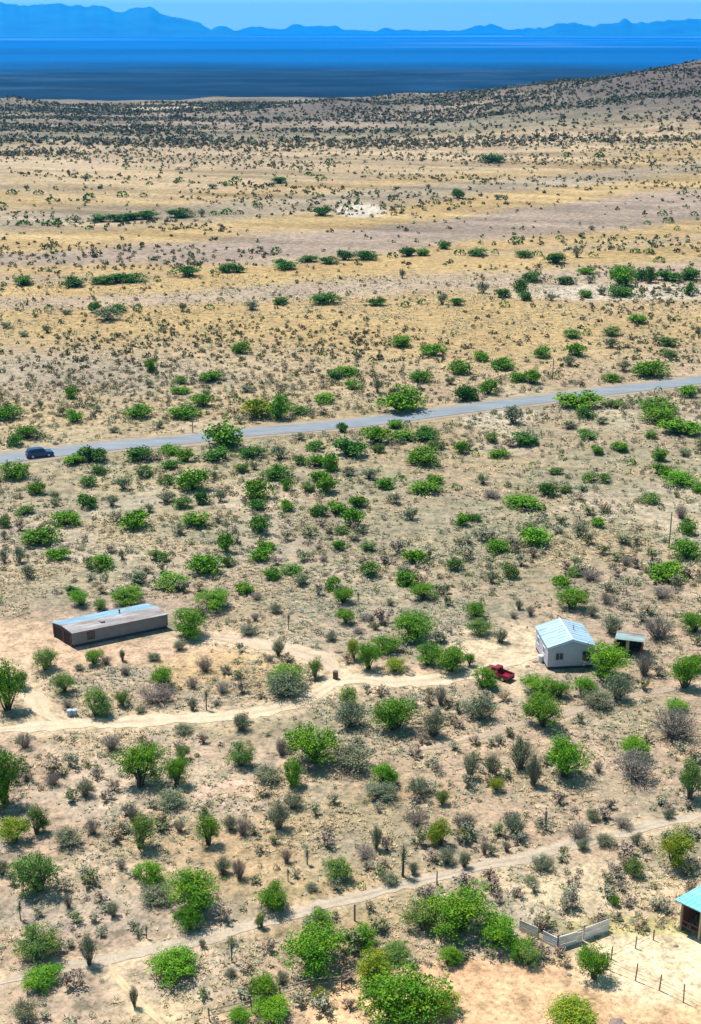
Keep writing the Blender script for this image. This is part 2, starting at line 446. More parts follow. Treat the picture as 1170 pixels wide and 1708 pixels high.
for nm, (pts, wd) in TRACKS.items():
    c = {'main': (0.52, 0.41, 0.295), 'upper': (0.47, 0.36, 0.265), 'left': (0.50, 0.39, 0.275), 'front': (0.40, 0.325, 0.25), 'spur': (0.52, 0.38, 0.24), 'bank': (0.34, 0.26, 0.20)}[nm]
    ribbon('dirt_track', [WP(p) for p in pts], wd*0.85, 0.03, M['track'], c, 0.9, 0.8, 6, taper=True)

# ------------------------------------------------------------------ mountains on the horizon
def mountains(name, prof, dist, depth, seed):
    px = np.linspace(prof[0][0], prof[-1][0], 520)
    ty = np.interp(px, [p[0] for p in prof], [p[1] for p in prof])
    K = 26; V = []
    ang = np.arctan((px-CX)/F_PX/math.cos(PITCH)*1.0)
    elev = np.array([-(depr(t)) for t in ty])
    top = CAM_H+dist*np.tan(elev)/np.cos(ang)*1.0
    base = -102.0
    k = np.linspace(-1, 1, K)
    for kk in k:
        D = (dist+depth*kk/2)/np.cos(ang)
        x, y = D*np.sin(ang), D*np.cos(ang)
        prof_k = (1-abs(kk))**1.1
        rough = fbm(x/1700, y/1500, seed, 4)
        z = base+(top-base)*(prof_k*(0.55+0.9*rough*(1-prof_k)*1.2+0.45*prof_k))
        if abs(kk) > 0.97: z = np.full_like(x, base-8)
        V.append(np.stack([x, y, z], 1))
    V = np.concatenate(V); n = len(px)
    i, j = np.meshgrid(np.arange(K-1), np.arange(n-1), indexing='ij')
    Fc = np.stack([i*n+j, i*n+j+1, (i+1)*n+j+1, (i+1)*n+j], -1).reshape(-1, 4)
    me = np_mesh(name, V, Fc, M['rock'], smooth=True)
    o = link(bpy.data.objects.new(name, me)); tag(o, kind='structure'); return o
def jag(prof, amp, seed):
    out = []
    for x in np.arange(prof[0][0], prof[-1][0], 4):
        y = np.interp(x, [p[0] for p in prof], [p[1] for p in prof])
        y += 0.9*amp*(fbm([x/9.0], [seed+3.3], seed+5, 2)[0]-0.5)
        out.append((x, y+amp*(fbm([x/22.0], [seed], seed, 3)[0]-0.5)*2))
    return out
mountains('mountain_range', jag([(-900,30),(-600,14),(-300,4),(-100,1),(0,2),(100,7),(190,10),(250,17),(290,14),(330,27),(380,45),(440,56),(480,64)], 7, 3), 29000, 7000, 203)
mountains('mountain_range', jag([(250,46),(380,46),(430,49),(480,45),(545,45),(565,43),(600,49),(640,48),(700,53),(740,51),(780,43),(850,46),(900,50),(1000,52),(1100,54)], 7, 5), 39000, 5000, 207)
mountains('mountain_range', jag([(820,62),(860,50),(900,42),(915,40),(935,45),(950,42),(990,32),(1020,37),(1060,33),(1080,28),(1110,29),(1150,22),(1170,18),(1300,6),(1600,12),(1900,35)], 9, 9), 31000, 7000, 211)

# ------------------------------------------------------------------ air
def haze_box():
    r, z0, z1 = 43500, -110.0, 720.0
    V = [(-r,-r,z0),(r,-r,z0),(r,r,z0),(-r,r,z0),(-r,-r,z1),(r,-r,z1),(r,r,z1),(-r,r,z1)]
    Fc = [(3,2,1,0),(4,5,6,7),(0,1,5,4),(1,2,6,5),(2,3,7,6),(3,0,4,7)]
    m = bpy.data.materials.new('air'); m.use_nodes = True; n = m.node_tree.nodes; n.clear()
    o = n.new('ShaderNodeOutputMaterial'); v = n.new('ShaderNodeVolumePrincipled')
    v.inputs['Color'].default_value = (0.0, 0.36, 1.0, 1); v.inputs['Density'].default_value = 1/23000.0
    v.inputs['Anisotropy'].default_value = 0.25
    m.node_tree.links.new(v.outputs[0], o.inputs['Volume'])
    me = np_mesh('haze', V, Fc, m)
    tag(link(bpy.data.objects.new('haze', me)), 'thin blue air lying over the whole valley', 'haze', kind='stuff')
haze_box()

# ------------------------------------------------------------------ plant shapes (unit size: about 1 wide, 1 high)
def rand_dirs(n, r):
    v = r.normal(size=(n, 3)); return v/np.linalg.norm(v, axis=1)[:, None]
def leaf_quads(P, size, r, up=0.25, aspect=0.55):
    n = len(P); N = rand_dirs(n, r); N[:, 2] += up; N /= np.linalg.norm(N, axis=1)[:, None]
    A = np.cross(N, rand_dirs(n, r)); A /= np.linalg.norm(A, axis=1)[:, None]; B = np.cross(N, A)
    s = size*(0.6+0.8*r.random(n))[:, None]
    V = np.stack([P-A*s, P-B*s*aspect, P+A*s, P+B*s*aspect], 1).reshape(-1, 3)
    Fc = np.arange(4*n).reshape(-1, 4); return V, Fc
def tube(pts, rad, sides=5):
    V = []; Fc = []
    for i, p in enumerate(pts):
        a = np.array(pts[max(i-1, 0)]); b = np.array(pts[min(i+1, len(pts)-1)]); t = b-a; t = t/(np.linalg.norm(t)+1e-9)
        u = np.cross(t, [0.3, 0.9, 0.1]); u /= np.linalg.norm(u)+1e-9; w = np.cross(t, u)
        for k in range(sides):
            an = 2*math.pi*k/sides
            V.append(np.array(p)+rad[i]*(math.cos(an)*u+math.sin(an)*w))
    for i in range(len(pts)-1):
        for k in range(sides):
            a = i*sides+k; b = i*sides+(k+1) % sides
            Fc.append((a, b, b+sides, a+sides))
    return np.array(V), np.array(Fc)
def join(parts):
    V = []; Fc = []; o = 0
    for v, f in parts:
        V.append(v); Fc.append(f+o); o += len(v)
    return np.concatenate(V), np.concatenate(Fc)
def proto_tree(seed, nleaf, lsize, low=0.16, spread=1.0, gaps=0.0):
    r = np.random.default_rng(seed)
    nl = r.integers(14, 20); parts = []; tr = []
    cs = []
    for k in range(nl):
        a = r.random()*2*math.pi; rr = 0.36*math.sqrt(r.random())*spread
        cz = low+0.14+(0.66-0.30*rr/0.36)*r.random()**0.75
        sx = r.uniform(0.09, 0.19); cs.append((rr*math.cos(a), rr*math.sin(a), min(cz, 0.84), sx, sx*r.uniform(0.8, 1.1)))
    w = np.array([c[3]**2 for c in cs]); w /= w.sum()
    for c, q in zip(cs, w):
        n = int(nleaf*q); d = rand_dirs(n, r); rad = (0.35+0.65*r.random(n)**0.5)*(1+0.45*(r.random(n)**5))
        P = d*rad[:, None]*np.array([c[3], c[3], c[4]])+np.array(c[:3])
        # sub-clumps: pull leaves towards random twig tips so the outline breaks up
        tips = rand_dirs(22, r)*np.array([c[3], c[3], c[4]])*r.uniform(0.7, 1.85, (22, 1))+np.array(c[:3])
        k = r.integers(0, 22, n); m = (r.random(n) < 0.74)[:, None]
        P = np.where(m, tips[k]+r.normal(size=(n, 3))*c[3]*0.22, P)
        P[:, 2] = np.maximum(P[:, 2], low*0.6)
        parts.append(leaf_quads(P, lsize, r))
        b = r.normal(size=2)*0.03
        p0 = (b[0], b[1], -0.03); p1 = (c[0]*0.35+b[0], c[1]*0.35+b[1], low+0.08); p2 = (c[0]*0.8, c[1]*0.8, c[2]*0.75); p3 = (c[0], c[1], c[2])
        tr.append(tube([p0, p1, p2, p3], [0.030, 0.022, 0.012, 0.004]))
        for t in tips[:4]: tr.append(tube([p2, tuple(t)], [0.008, 0.002], 3))
    return join(parts), join(tr)
def proto_bush(seed, nst, nleaf, lsize, fan=0.42, thick=0.009):
    """upright fan of stems with small leaves towards the tips"""
    r = np.random.default_rng(seed); st = []; P = []
    for k in range(nst):
        a = r.random()*2*math.pi; s = fan*math.sqrt(r.random()); h = r.uniform(0.6, 1.0)*(1-0.35*(s/fan)**2)
        x, y = s*math.cos(a), s*math.sin(a)
        b = r.normal(size=2)*0.05
        p1 = np.array([b[0]+x*0.45, b[1]+y*0.45, h*0.45]); p2 = np.array([x, y, h])
        st.append(tube([(b[0], b[1], -0.03), tuple(p1), tuple(p2)], [thick, thick*0.8, thick*0.25], 3))
        for q in range(3):
            t = r.uniform(0.3, 0.9); o = p1+(p2-p1)*t; e = o+r.normal(size=3)*0.09+np.array([0, 0, 0.08])
            st.append(tube([tuple(o), tuple(e)], [thick*0.5, thick*0.2], 3)); P.append(e)
        for q in range(int(nleaf/nst)):
            t = r.uniform(0.15, 1.05); P.append(p1+(p2-p1)*t+r.normal(size=3)*0.045)
    P = np.array(P); P[:, 2] = np.maximum(P[:, 2], 0.04)
    return leaf_quads(P, lsize, r), join(st)
def proto_yucca(seed):
    r = np.random.default_rng(seed); st = [tube([(0,0,-.02),(0.02,0,.3),(0.0,0.02,.62)], [.07,.06,.05], 6)]; V = []; Fc = []
    n = 110; d = rand_dirs(n, r); d[:, 2] = np.abs(d[:, 2])*1.1-0.25; d /= np.linalg.norm(d, axis=1)[:, None]
    base = np.array([0, 0.02, 0.64])+r.normal(size=(n, 3))*np.array([.03, .03, .12])
    L = r.uniform(0.3, 0.42, n)[:, None]
    s = np.cross(d, [0.1, 0.2, 1.0]); s /= np.linalg.norm(s, axis=1)[:, None]
    V = np.stack([base-s*.022, base+s*.022, base+d*L+s*.003, base+d*L-s*.003], 1).reshape(-1, 3)
    V[:, 2] = np.minimum(V[:, 2], 1.0)
    return (V, np.arange(4*n).reshape(-1, 4)), join(st)

def mk(name, vf, mat): return np_mesh(name, vf[0], vf[1], mat)
PROTO = {'tree': [], 'treefar': [], 'bush': [], 'bushfar': [], 'dry': [], 'yucca': [], 'low': []}
for k in range(7):
    c, t = proto_tree(100+k, 8500, 0.0165, low=0.10 if k % 2 else 0.2); PROTO['tree'].append((mk('crown', c, M['leaf']), mk('trunk', t, M['bark'])))
    c, t = proto_tree(200+k, 2200, 0.038, low=0.04); PROTO['treefar'].append((mk('crown', c, M['leaf']), mk('trunk', t, M['bark'])))
for k in range(6):
    c, t = proto_bush(300+k, 80, 3200, 0.017); PROTO['bush'].append((mk('leaves', c, M['leaf']), mk('stems', t, M['bark'])))
    c, t = proto_bush(330+k, 34, 900, 0.036); PROTO['bushfar'].append((mk('leaves', c, M['leaf']), mk('stems', t, M['bark'])))
    c, t = proto_bush(360+k, 110, 900, 0.014, fan=0.48, thick=0.009); PROTO['dry'].append((mk('leaves', c, M['leaf']), mk('stems', t, M['bark'])))
    c, t = proto_bush(390+k, 18, 420, 0.05, fan=0.45, thick=0.010); PROTO['low'].append((mk('leaves', c, M['leaf']), mk('stems', t, M['bark'])))
for k in range(3):
    c, t = proto_yucca(420+k); PROTO['yucca'].append((mk('leaves', c, M['leaf']), mk('trunk', t, M['bark'])))

# kinds: g bright green, d dark green, y yellow green, o grey-green shrub, r dry grey-brown bush, k grey shrub with green top, u yucca
LEAFC = {'g': (0.086, 0.215, 0.006), 'd': (0.045, 0.140, 0.010), 'y': (0.190, 0.260, 0.014), 'o': (0.150, 0.185, 0.100), 'r': (0.215, 0.195, 0.160), 'u': (0.13, 0.155, 0.10), 'm': (0.115, 0.200, 0.040)}
BARKC = {'g': (0.075, 0.055, 0.042), 'd': (0.06, 0.045, 0.035), 'y': (0.09, 0.065, 0.045), 'o': (0.15, 0.13, 0.115), 'r': (0.19, 0.16, 0.145), 'u': (0.085, 0.07, 0.06), 'm': (0.10, 0.08, 0.065)}
NAMEK = {'g': 'mesquite_tree', 'd': 'mesquite_tree', 'y': 'mesquite_tree', 'm': 'mesquite_tree', 'o': 'creosote_bush', 'r': 'dry_bush', 'u': 'yucca'}
CATK = {'mesquite_tree': 'tree', 'creosote_bush': 'shrub', 'dry_bush': 'dry bush', 'yucca': 'yucca', 'low_shrub': 'low shrub'}
ADJ = {'g': 'bright green mesquite', 'd': 'dark green mesquite', 'y': 'yellow-green mesquite', 'm': 'dull green mesquite', 'o': 'grey-green desert shrub', 'r': 'bare grey-brown twiggy bush', 'u': 'dark spiky yucca'}

PL = """
5 478 18 10 d;40 476 36 12 d;83 480 16 12 d;120 479 40 14 d;150 463 14 12 d;172 475 34 18 d;196 472 34 20 d;226 471 34 18 d;262 470 16 12 d;287 462 20 14 d;318 462 34 20 d;358 462 16 12 d;380 455 26 18 d
33 518 18 16 d;62 524 18 12 d;82 520 20 14 d;113 525 20 10 o;160 522 20 22 d;195 522 28 16 d;180 536 50 10 o;230 520 20 14 d;305 520 16 16 o;350 516 20 9 d;370 510 14 16 d;10 548 20 12 o;40 562 20 10 o;80 556 18 14 o
252 621 22 26 g;355 637 38 20 g;300 640 24 14 m;300 657 28 14 g;250 647 18 14 o;122 665 20 24 g;68 682 12 14 o;12 700 45 26 g;122 705 28 22 g;232 697 40 24 g;308 697 44 24 g;338 680 30 24 g;360 670 14 12 m;345 662 22 14 o;378 700 18 10 m
47 733 32 26 g;28 745 28 24 d;80 738 14 14 g;190 722 20 12 o;265 715 20 14 o;128 775 36 20 g;155 772 40 30 d;22 800 44 32 g;62 826 28 24 g;92 834 20 16 o;42 860 28 18 m;8 880 18 22 m;165 792 22 16 d;148 812 24 20 m;147 848 32 28 d;112 878 40 28 g;188 846 24 22 o;208 818 26 26 o
235 770 38 28 d;244 794 28 18 d;283 758 30 18 g;282 782 28 16 d;310 770 26 24 g;374 748 66 48 g;360 770 40 25 d;278 808 24 18 m;322 820 46 42 g;338 842 24 26 d;358 800 16 16 o;278 840 34 22 o;307 848 26 22 m;326 880 42 28 g;368 838 20 22 o;228 884 44 36 g;250 855 18 16 o;297 893 28 20 o
68 910 54 34 g;98 934 34 24 g;8 900 14 16 o;33 940 22 30 o;8 940 16 24 o;48 966 28 24 o;170 950 36 26 g;205 934 16 18 o;265 938 30 22 m;233 975 34 24 o;343 960 48 40 g;378 922 26 38 g;380 945 18 22 m;290 978 44 18 g
423 764 36 22 d;468 768 32 26 o;527 752 30 18 d;570 722 18 18 d;498 735 26 12 o;583 764 48 36 d;498 776 20 18 m;402 788 24 18 m;424 784 16 14 o;462 800 40 26 d;481 818 18 24 g;527 780 30 24 g;552 786 28 34 g;530 802 30 20 g;542 824 34 36 g;512 820 22 18 m;582 795 32 14 o;434 832 42 38 g;432 852 30 20 d;477 853 26 20 g;532 862 28 22 d;560 858 32 26 g;590 878 32 34 g;598 848 26 24 g;572 891 22 14 m;435 890 36 34 d;438 937 34 26 g;445 918 26 18 g;563 918 22 20 g;614 920 24 18 m;592 903 20 14 o;532 918 14 10 r
628 742 38 32 g;632 756 20 18 m;668 736 40 20 g;705 735 44 24 d;660 714 30 10 g;680 711 16 12 d;768 757 24 26 g;706 776 46 34 g;725 750 18 18 m;618 800 28 20 o;644 816 30 22 g;668 802 24 12 m;712 824 44 18 g;726 806 26 16 g;762 818 22 12 d;660 842 26 20 o;687 868 26 24 o;770 878 24 24 g;690 938 36 26 g;620 962 34 28 m;455 966 26 22 g;487 958 30 18 m;680 978 38 28 g;717 932 9 15 o;756 952 26 24 m;504 976 24 20 o;540 938 16 12 r
855 708 40 32 o;872 742 44 22 d;822 738 22 18 m;794 762 16 14 g;834 764 30 14 g;888 782 16 14 m;928 792 22 14 m;938 768 18 10 m;994 758 22 18 g;1032 754 24 20 g;950 716 28 14 o;976 732 32 14 m;1004 708 24 14 o;975 698 30 20 d;1100 706 50 24 g;1136 728 58 24 g;1085 732 22 16 m;1053 778 18 15 g;1100 770 24 24 g;1102 794 30 22 g;1133 810 48 26 g;1142 762 26 16 o;1168 822 24 18 g;1128 830 12 12 o;984 804 24 18 m;1010 806 18 18 m;1084 840 30 20 m;873 850 48 26 g;902 850 20 14 g;914 828 28 26 d;942 822 22 14 m;972 820 22 12 o;820 832 30 14 r;790 870 24 14 d;806 808 24 20 o;828 922 36 24 g;898 911 48 32 g;884 885 22 14 m;908 881 14 12 g;999 879 24 18 g;966 897 28 24 o;1040 910 34 20 o;1146 892 24 30 g;1144 932 42 34 g;1115 968 56 28 g;851 966 24 28 m;820 975 22 24 o;784 975 12 22 g;936 978 26 20 g;962 945 22 18 o;985 970 32 22 r;958 961 24 16 m;1045 945 22 18 r;1136 866 22 24 r
397 455 20 16 d;461 422 20 12 d;472 450 38 16 d;514 438 28 12 d;550 440 26 14 d;575 434 22 20 d;610 434 34 18 d;655 430 22 12 d;682 428 28 18 d;706 427 22 14 g;742 416 20 16 d;767 426 24 12 d;671 465 12 18 o;469 508 28 14 d;545 508 40 22 d;420 518 30 16 o;628 510 26 16 d;677 513 22 12 d;705 508 18 12 m;738 508 18 20 o;765 510 24 14 d;402 590 26 22 g;668 580 32 22 g;722 593 36 22 g;744 576 14 16 d;757 562 13 16 d;540 594 16 10 m;621 608 20 14 d;555 633 22 18 d;578 628 36 14 g;600 630 16 16 m;590 648 24 16 g;702 638 32 22 g;545 672 34 16 g;630 656 20 26 o;668 688 60 46 g;434 698 48 36 y;466 700 36 44 g;500 692 28 18 m;412 655 24 14 o;398 672 22 12 m;766 624 32 26 g;776 670 30 30 d;752 642 18 16 o;786 668 22 24 d
798 427 30 14 d;826 427 16 14 d;860 407 30 10 d;875 430 24 14 d;896 428 22 12 d;925 440 36 22 d;963 430 18 20 o;990 430 20 12 m;1036 418 16 10 d;1060 423 22 9 d;1082 424 22 9 d;1100 438 24 10 m;980 458 26 14 g;985 473 20 13 o;945 475 30 16 d;920 474 16 18 d;868 488 20 24 d;888 470 30 20 d;874 502 20 18 d;840 497 24 18 d;842 513 22 12 g;805 490 22 20 o;1036 478 44 36 g;1036 458 30 16 d;1068 468 26 20 d;1085 472 16 28 d;1115 470 40 20 d;1150 468 36 24 d;1032 495 40 13 d;1066 497 16 16 d;1150 493 16 24 d;1115 489 20 10 o;975 497 20 16 g;920 502 18 12 o;1003 492 20 14 o;1062 540 26 18 g;1130 537 16 14 m;1165 538 14 12 m;1168 556 14 12 m;957 564 30 16 m;980 560 18 14 m;1022 561 26 18 m;1020 581 28 18 o;963 594 32 24 g;998 578 10 14 d;905 597 24 22 g;802 603 24 18 g;840 617 38 22 g;950 611 26 18 o;862 637 26 18 g;886 641 28 26 g;926 632 18 14 d;815 659 26 30 g;1040 620 26 20 o;1084 630 50 32 g;1020 637 26 15 g;1114 578 30 18 m;1115 596 22 14 m;965 681 62 24 g;1022 681 32 14 m;1062 672 20 14 m;1098 656 16 14 d;1150 662 30 22 g;1095 688 50 22 g
5 1010 12 20 g;118 992 20 14 o;137 1013 36 26 g;122 994 24 18 d;167 1019 24 20 m;212 1010 54 30 g;230 976 30 16 o;283 984 44 20 m;358 1020 56 34 g;315 1064 60 50 g;300 1086 24 18 o;14 1190 52 84 g;36 1150 26 30 m;78 1121 40 36 m;158 1110 32 26 g;178 1110 18 16 r;205 1104 12 22 o;257 1104 26 16 o;132 1119 18 12 o;108 1158 32 34 m;113 1182 24 18 r;210 1128 20 18 r;162 1198 50 50 m;205 1180 24 28 m;235 1191 20 14 o;270 1150 44 36 g;262 1176 66 38 r;343 1122 30 28 r;322 1150 24 22 r;345 1186 14 34 u;372 1158 28 20 r;322 1186 18 22 o;42 1250 30 30 r;187 1254 34 32 r;306 1226 34 20 o;362 1178 16 12 r
408 990 38 16 g;456 965 20 10 o;502 980 20 20 o;558 986 28 26 g;573 1008 36 28 g;598 1006 9 18 u;578 1042 30 26 g;610 1036 22 14 r;675 975 24 14 m;705 1004 40 28 g;693 1074 72 50 g;429 1002 22 14 r;460 1024 28 18 o;426 1037 16 16 r;415 1062 36 20 o;482 1052 11 28 u;465 1096 22 32 o;450 1105 16 14 r;553 1070 26 18 o;597 1058 20 12 r;590 1102 24 34 y;615 1120 36 48 g;642 1092 48 32 g;660 1122 38 22 y;714 1112 40 40 g;752 1124 58 46 g;478 1150 70 40 g;480 1168 84 26 o;526 1132 24 32 m;658 1224 72 62 g;582 1182 34 34 m;585 1218 60 50 o;735 1178 24 38 r;722 1232 48 46 o;403 1222 34 32 o;402 1282 42 44 m;470 1256 18 26 r
793 1032 36 28 g;800 1062 46 30 m;835 1074 30 28 o;866 1018 16 18 o;857 1032 16 12 r;885 1028 16 20 r;935 975 22 16 g;953 1020 50 38 g;988 1030 22 22 o;1020 1060 36 34 o;1105 1000 42 24 r;1012 1010 24 22 r;1158 1058 42 36 g;1098 1070 56 46 r;1075 1130 32 46 r;784 1112 18 22 g;806 1150 46 38 g;797 1204 60 44 o;1003 1136 70 58 g;972 1164 40 34 g;1030 1172 48 50 o;900 1162 56 34 g;932 1166 34 30 g;905 1218 66 58 g;995 1184 60 30 o;1142 1152 50 60 g;1160 1120 26 30 g;1128 1188 36 20 g;1120 1237 80 60 r;942 1304 72 74 g;1060 1272 56 42 g;1058 1306 76 56 r;868 1288 48 60 o;785 1302 30 44 o;820 1297 34 40 o;890 1314 34 56 o;828 1322 26 24 y;1150 1338 44 70 m;998 1290 18 22 r;782 1392 28 34 r;858 1397 40 42 o;988 1370 30 22 o;965 1402 38 28 r;972 1420 24 22 o;1040 1384 34 18 r;1114 1367 22 18 o;1125 1450 60 60 y;1062 1410 22 22 o;1058 1466 34 32 m;1025 1513 18 20 g;905 1454 40 30 o;808 1427 16 26 r;845 1422 14 20 r;885 1476 28 14 o;1010 1414 40 18 o
10 1347 62 92 g;88 1312 28 24 r;143 1332 34 32 o;235 1320 74 70 g;295 1316 40 48 g;305 1270 24 24 m;287 1352 58 28 o;62 1394 36 48 m;25 1412 50 44 y;115 1417 58 38 o;155 1394 28 28 r;222 1370 22 30 r;235 1420 44 56 m;348 1414 36 50 g;300 1390 20 24 r;385 1388 30 28 o;66 1496 70 78 m;5 1462 28 28 o;115 1516 18 28 r;203 1452 20 18 r;248 1482 56 44 g;260 1512 60 32 o;335 1528 90 68 g;316 1556 46 44 g;372 1462 30 34 o
525 1282 88 68 g;590 1290 80 48 o;488 1314 36 48 g;448 1308 56 32 o;470 1262 18 24 r;638 1318 46 44 g;636 1338 62 34 o;697 1332 36 38 o;738 1344 24 26 m;490 1352 36 30 o;465 1388 40 52 o;405 1396 30 34 r;695 1378 38 28 r;735 1414 40 48 y;772 1392 32 36 r;610 1432 36 22 r;628 1420 22 44 o;563 1474 50 42 m;513 1444 14 26 u;478 1442 20 28 r;672 1466 28 52 u;690 1460 20 22 o;455 1522 54 50 g;481 1472 11 22 u;400 1468 24 38 r;520 1487 24 14 o;603 1483 18 16 g;650 1477 38 14 o;745 1444 36 30 o;775 1450 22 30 o
35 1537 13 32 u;62 1606 66 62 m;75 1648 66 34 g;150 1614 30 56 o;245 1567 12 22 u;190 1532 22 28 o;290 1644 90 50 g;338 1582 14 16 o;387 1607 14 36 u;385 1632 24 18 o;437 1550 18 28 m;525 1628 106 80 g;440 1674 44 44 g;470 1644 24 24 o;450 1704 64 36 g;402 1712 40 28 g;535 1677 24 26 y;45 1712 50 46 o;225 1682 16 38 o;535 1542 30 26 m;608 1584 46 38 g;764 1566 104 78 g;704 1556 56 48 m;828 1586 70 54 g;868 1602 44 34 g;880 1612 40 34 m;748 1614 40 32 g;660 1606 52 28 m;622 1652 60 60 y;675 1730 140 110 g;740 1700 60 40 y;990 1640 48 54 g;975 1606 30 26 g;955 1730 96 40 y;635 1612 30 26 m
3 345 20 8 d;40 377 26 9 d;90 377 32 9 d;128 371 20 8 o;165 371 30 11 d;195 370 34 12 d;222 368 32 11 d;250 366 34 11 d;302 363 38 13 d;150 383 18 8 d;337 362 14 14 o;358 360 20 10 d;380 358 26 9 d;400 358 18 9 d;85 336 18 7 d;150 333 26 8 d;205 329 24 9 d;240 329 16 8 d;300 303 18 9 d;250 309 14 7 d;395 304 22 11 d;382 310 22 7 d;465 306 24 13 d;455 311 14 8 o;515 294 18 8 d;535 301 24 8 d;550 276 22 13 d;538 360 26 18 d;580 352 20 14 d;325 279 16 8 d;210 279 16 7 d;45 318 12 10 o;143 302 10 12 o;430 345 20 7 d;355 315 20 5 o;65 325 20 8 d;20 325 22 7 d
822 272 34 13 d;775 277 12 9 d;775 258 14 8 d;612 290 14 14 d;703 286 12 9 d;728 341 14 10 d;765 331 20 18 d;830 333 14 10 o;945 262 20 8 d;1000 262 20 8 d;640 350 14 8 d;802 408 12 8 d;715 315 10 8 o;1105 360 20 10 d;1158 360 16 8 d;1080 375 14 8 d;987 384 14 8 o;1040 384 14 9 d;1130 384 14 8 d;934 400 18 9 d;1115 372 22 12 d
"""

def ordinal(n):
    w = ['', 'first', 'second', 'third', 'fourth', 'fifth', 'sixth', 'seventh', 'eighth', 'ninth', 'tenth', 'eleventh', 'twelfth', 'thirteenth', 'fourteenth', 'fifteenth', 'sixteenth', 'seventeenth', 'eighteenth', 'nineteenth', 'twentieth']
    return w[n] if n < len(w) else '%dth' % n
road_px = lambda x: float(np.interp(x, [p[0] for p in ROAD], [p[1] for p in ROAD]))
def strip(px, py):
    r = road_px(px)
    if py < r+4:
        if py < 345: return 'on the remotest tan flats'
        if py < 400: return 'in the farthest hedge line'
        if py < 455: return 'along the far gravel band'
        if py < 490: return 'along the middle hedge line'
        if py < 530: return 'atop the yellow grass plain'
        if py < 615: return 'on the sandy plain'
        return 'close behind the paved road'
    if py < r+55: return 'just before the paved road'
    if py < r+120: return 'second row before the road'
    if py < 905: return 'on the stony mid slope'
    if py < 985: return 'well behind the buildings'
    if py < 1045: return 'right behind the buildings'
    if py < 1130: return 'level with the buildings'
    if py < 1185: return 'beside the track junction'
    if py < 1240: return 'just below the main track'
    if py < 1325: return 'first row below main track'
    if py < 1390: return 'second row below main track'
    if py < 1450: return 'third row below main track'
    if py < 1540: return 'beside the foreground track'
    if py < 1620: return 'just below the foreground track'
    return 'at the bottom edge'

plants = []
for e in PL.replace('\n', ';').split(';'):
    e = e.split()
    if len(e) == 5: plants.append((float(e[0]), float(e[1]), float(e[2]), float(e[3]), e[4]))

def place_info(px, py, w, h):
    """world spot, width and height for a plant whose outline in the picture spans w by h with its foot at (px,py)"""
    a = depr(py)
    q = at(px, py)
    s = px_per_m(q)
    wm = w/s
    hm = max(0.42*wm, (h/s-0.42*wm*math.sin(a))/math.cos(a))
    d = Vector((q.x, q.y, 0)).normalized()*(0.24*wm)
    x, y = q.x+d.x, q.y+d.y
    return Vector((x, y, float(terrain(x, y)))), wm, hm

green = [p for p in plants if NAMEK[p[4]] == 'mesquite_tree']
other = [p for p in plants if NAMEK[p[4]] != 'mesquite_tree']
green.sort(key=lambda p: -p[2]*p[3])
indiv = green[:300]; leftover = green[300:]
recs = []
for p in indiv+other: recs.append(dict(px=p[0], py=p[1], w=p[2], h=p[3], k=p[4], name=NAMEK[p[4]], strip=strip(p[0], p[1])))
# labels: ordinal from the nearer side among look-alikes of the same strip
groups = {}
for r_ in recs: groups.setdefault((r_['name'], r_['k'], r_['strip']), []).append(r_)
for key, L in groups.items():
    L.sort(key=lambda r: r['px']); n = len(L)
    small = 'small ' if all(r['w'] < 24 for r in L) else ''
    for i, r in enumerate(L):
        base = small+ADJ[r['k']]
        if n == 1: lab = 'the only '+base+' '+r['strip']
        elif i < (n+1)//2: lab = (ordinal(i+1)+' '+base+' from left ' if i else 'leftmost '+base+' ')+r['strip']
        else: lab = (ordinal(n-i)+' '+base+' from right ' if i < n-1 else 'rightmost '+base+' ')+r['strip']
        r['label'] = lab
GRP = {'mesquite_tree': 'mesquite trees scattered over the desert plain', 'creosote_bush': 'grey-green shrubs scattered over the desert plain', 'dry_bush': 'bare twiggy bushes on the desert plain', 'yucca': 'yuccas standing on the desert plain', 'low_shrub': 'low dark shrubs dotting the plain'}
SUBN = {'mesquite_tree': ('crown', 'trunk'), 'creosote_bush': ('leaves', 'stems'), 'dry_bush': ('leaves', 'stems'), 'yucca': ('leaves', 'trunk'), 'low_shrub': ('leaves', 'stems')}
def jit(c, r, a=0.18):
    f = 1+a*(r.random()-0.5)*2; g = 1+0.10*(r.random()-0.5)*2
    return (c[0]*f*g, c[1]*f, c[2]*f, 1)
def put_plant(name, protos, loc, wm, hm, leafc, barkc, label, r):
    rz = r.random()*6.283
    root = empty(name, loc, rz); wm = wm*(1.07 if loc[1] > 170 else 1.0)
    tag(root, label, CATK[name], GRP[name])
    pr = protos[r.integers(0, len(protos))]
    ex = 1.22
    for me, nm, col in ((pr[0], SUBN[name][0], jit(leafc, r)), (pr[1], SUBN[name][1], jit(barkc, r))):
        o = bpy.data.objects.new(nm, me); link(o, root); o.scale = (wm*ex, wm*ex*r.uniform(0.85, 1.0), hm*1.12); o.color = col
    return root
prng = np.random.default_rng(55)
spots = []
for r_ in recs:
    loc, wm, hm = place_info(r_['px'], r_['py'], r_['w'], r_['h'])
    k = r_['k']; near = r_['py'] > 1000
    P = {'mesquite_tree': PROTO['tree' if near else 'treefar'], 'creosote_bush': PROTO['bush' if near else 'bushfar'], 'dry_bush': PROTO['dry'], 'yucca': PROTO['yucca']}[r_['name']]
    put_plant(r_['name'], P, loc, wm, hm, LEAFC[k], BARKC[k], r_['label'], prng)
    spots.append((loc.x, loc.y, wm/2))
spots = np.array(spots)

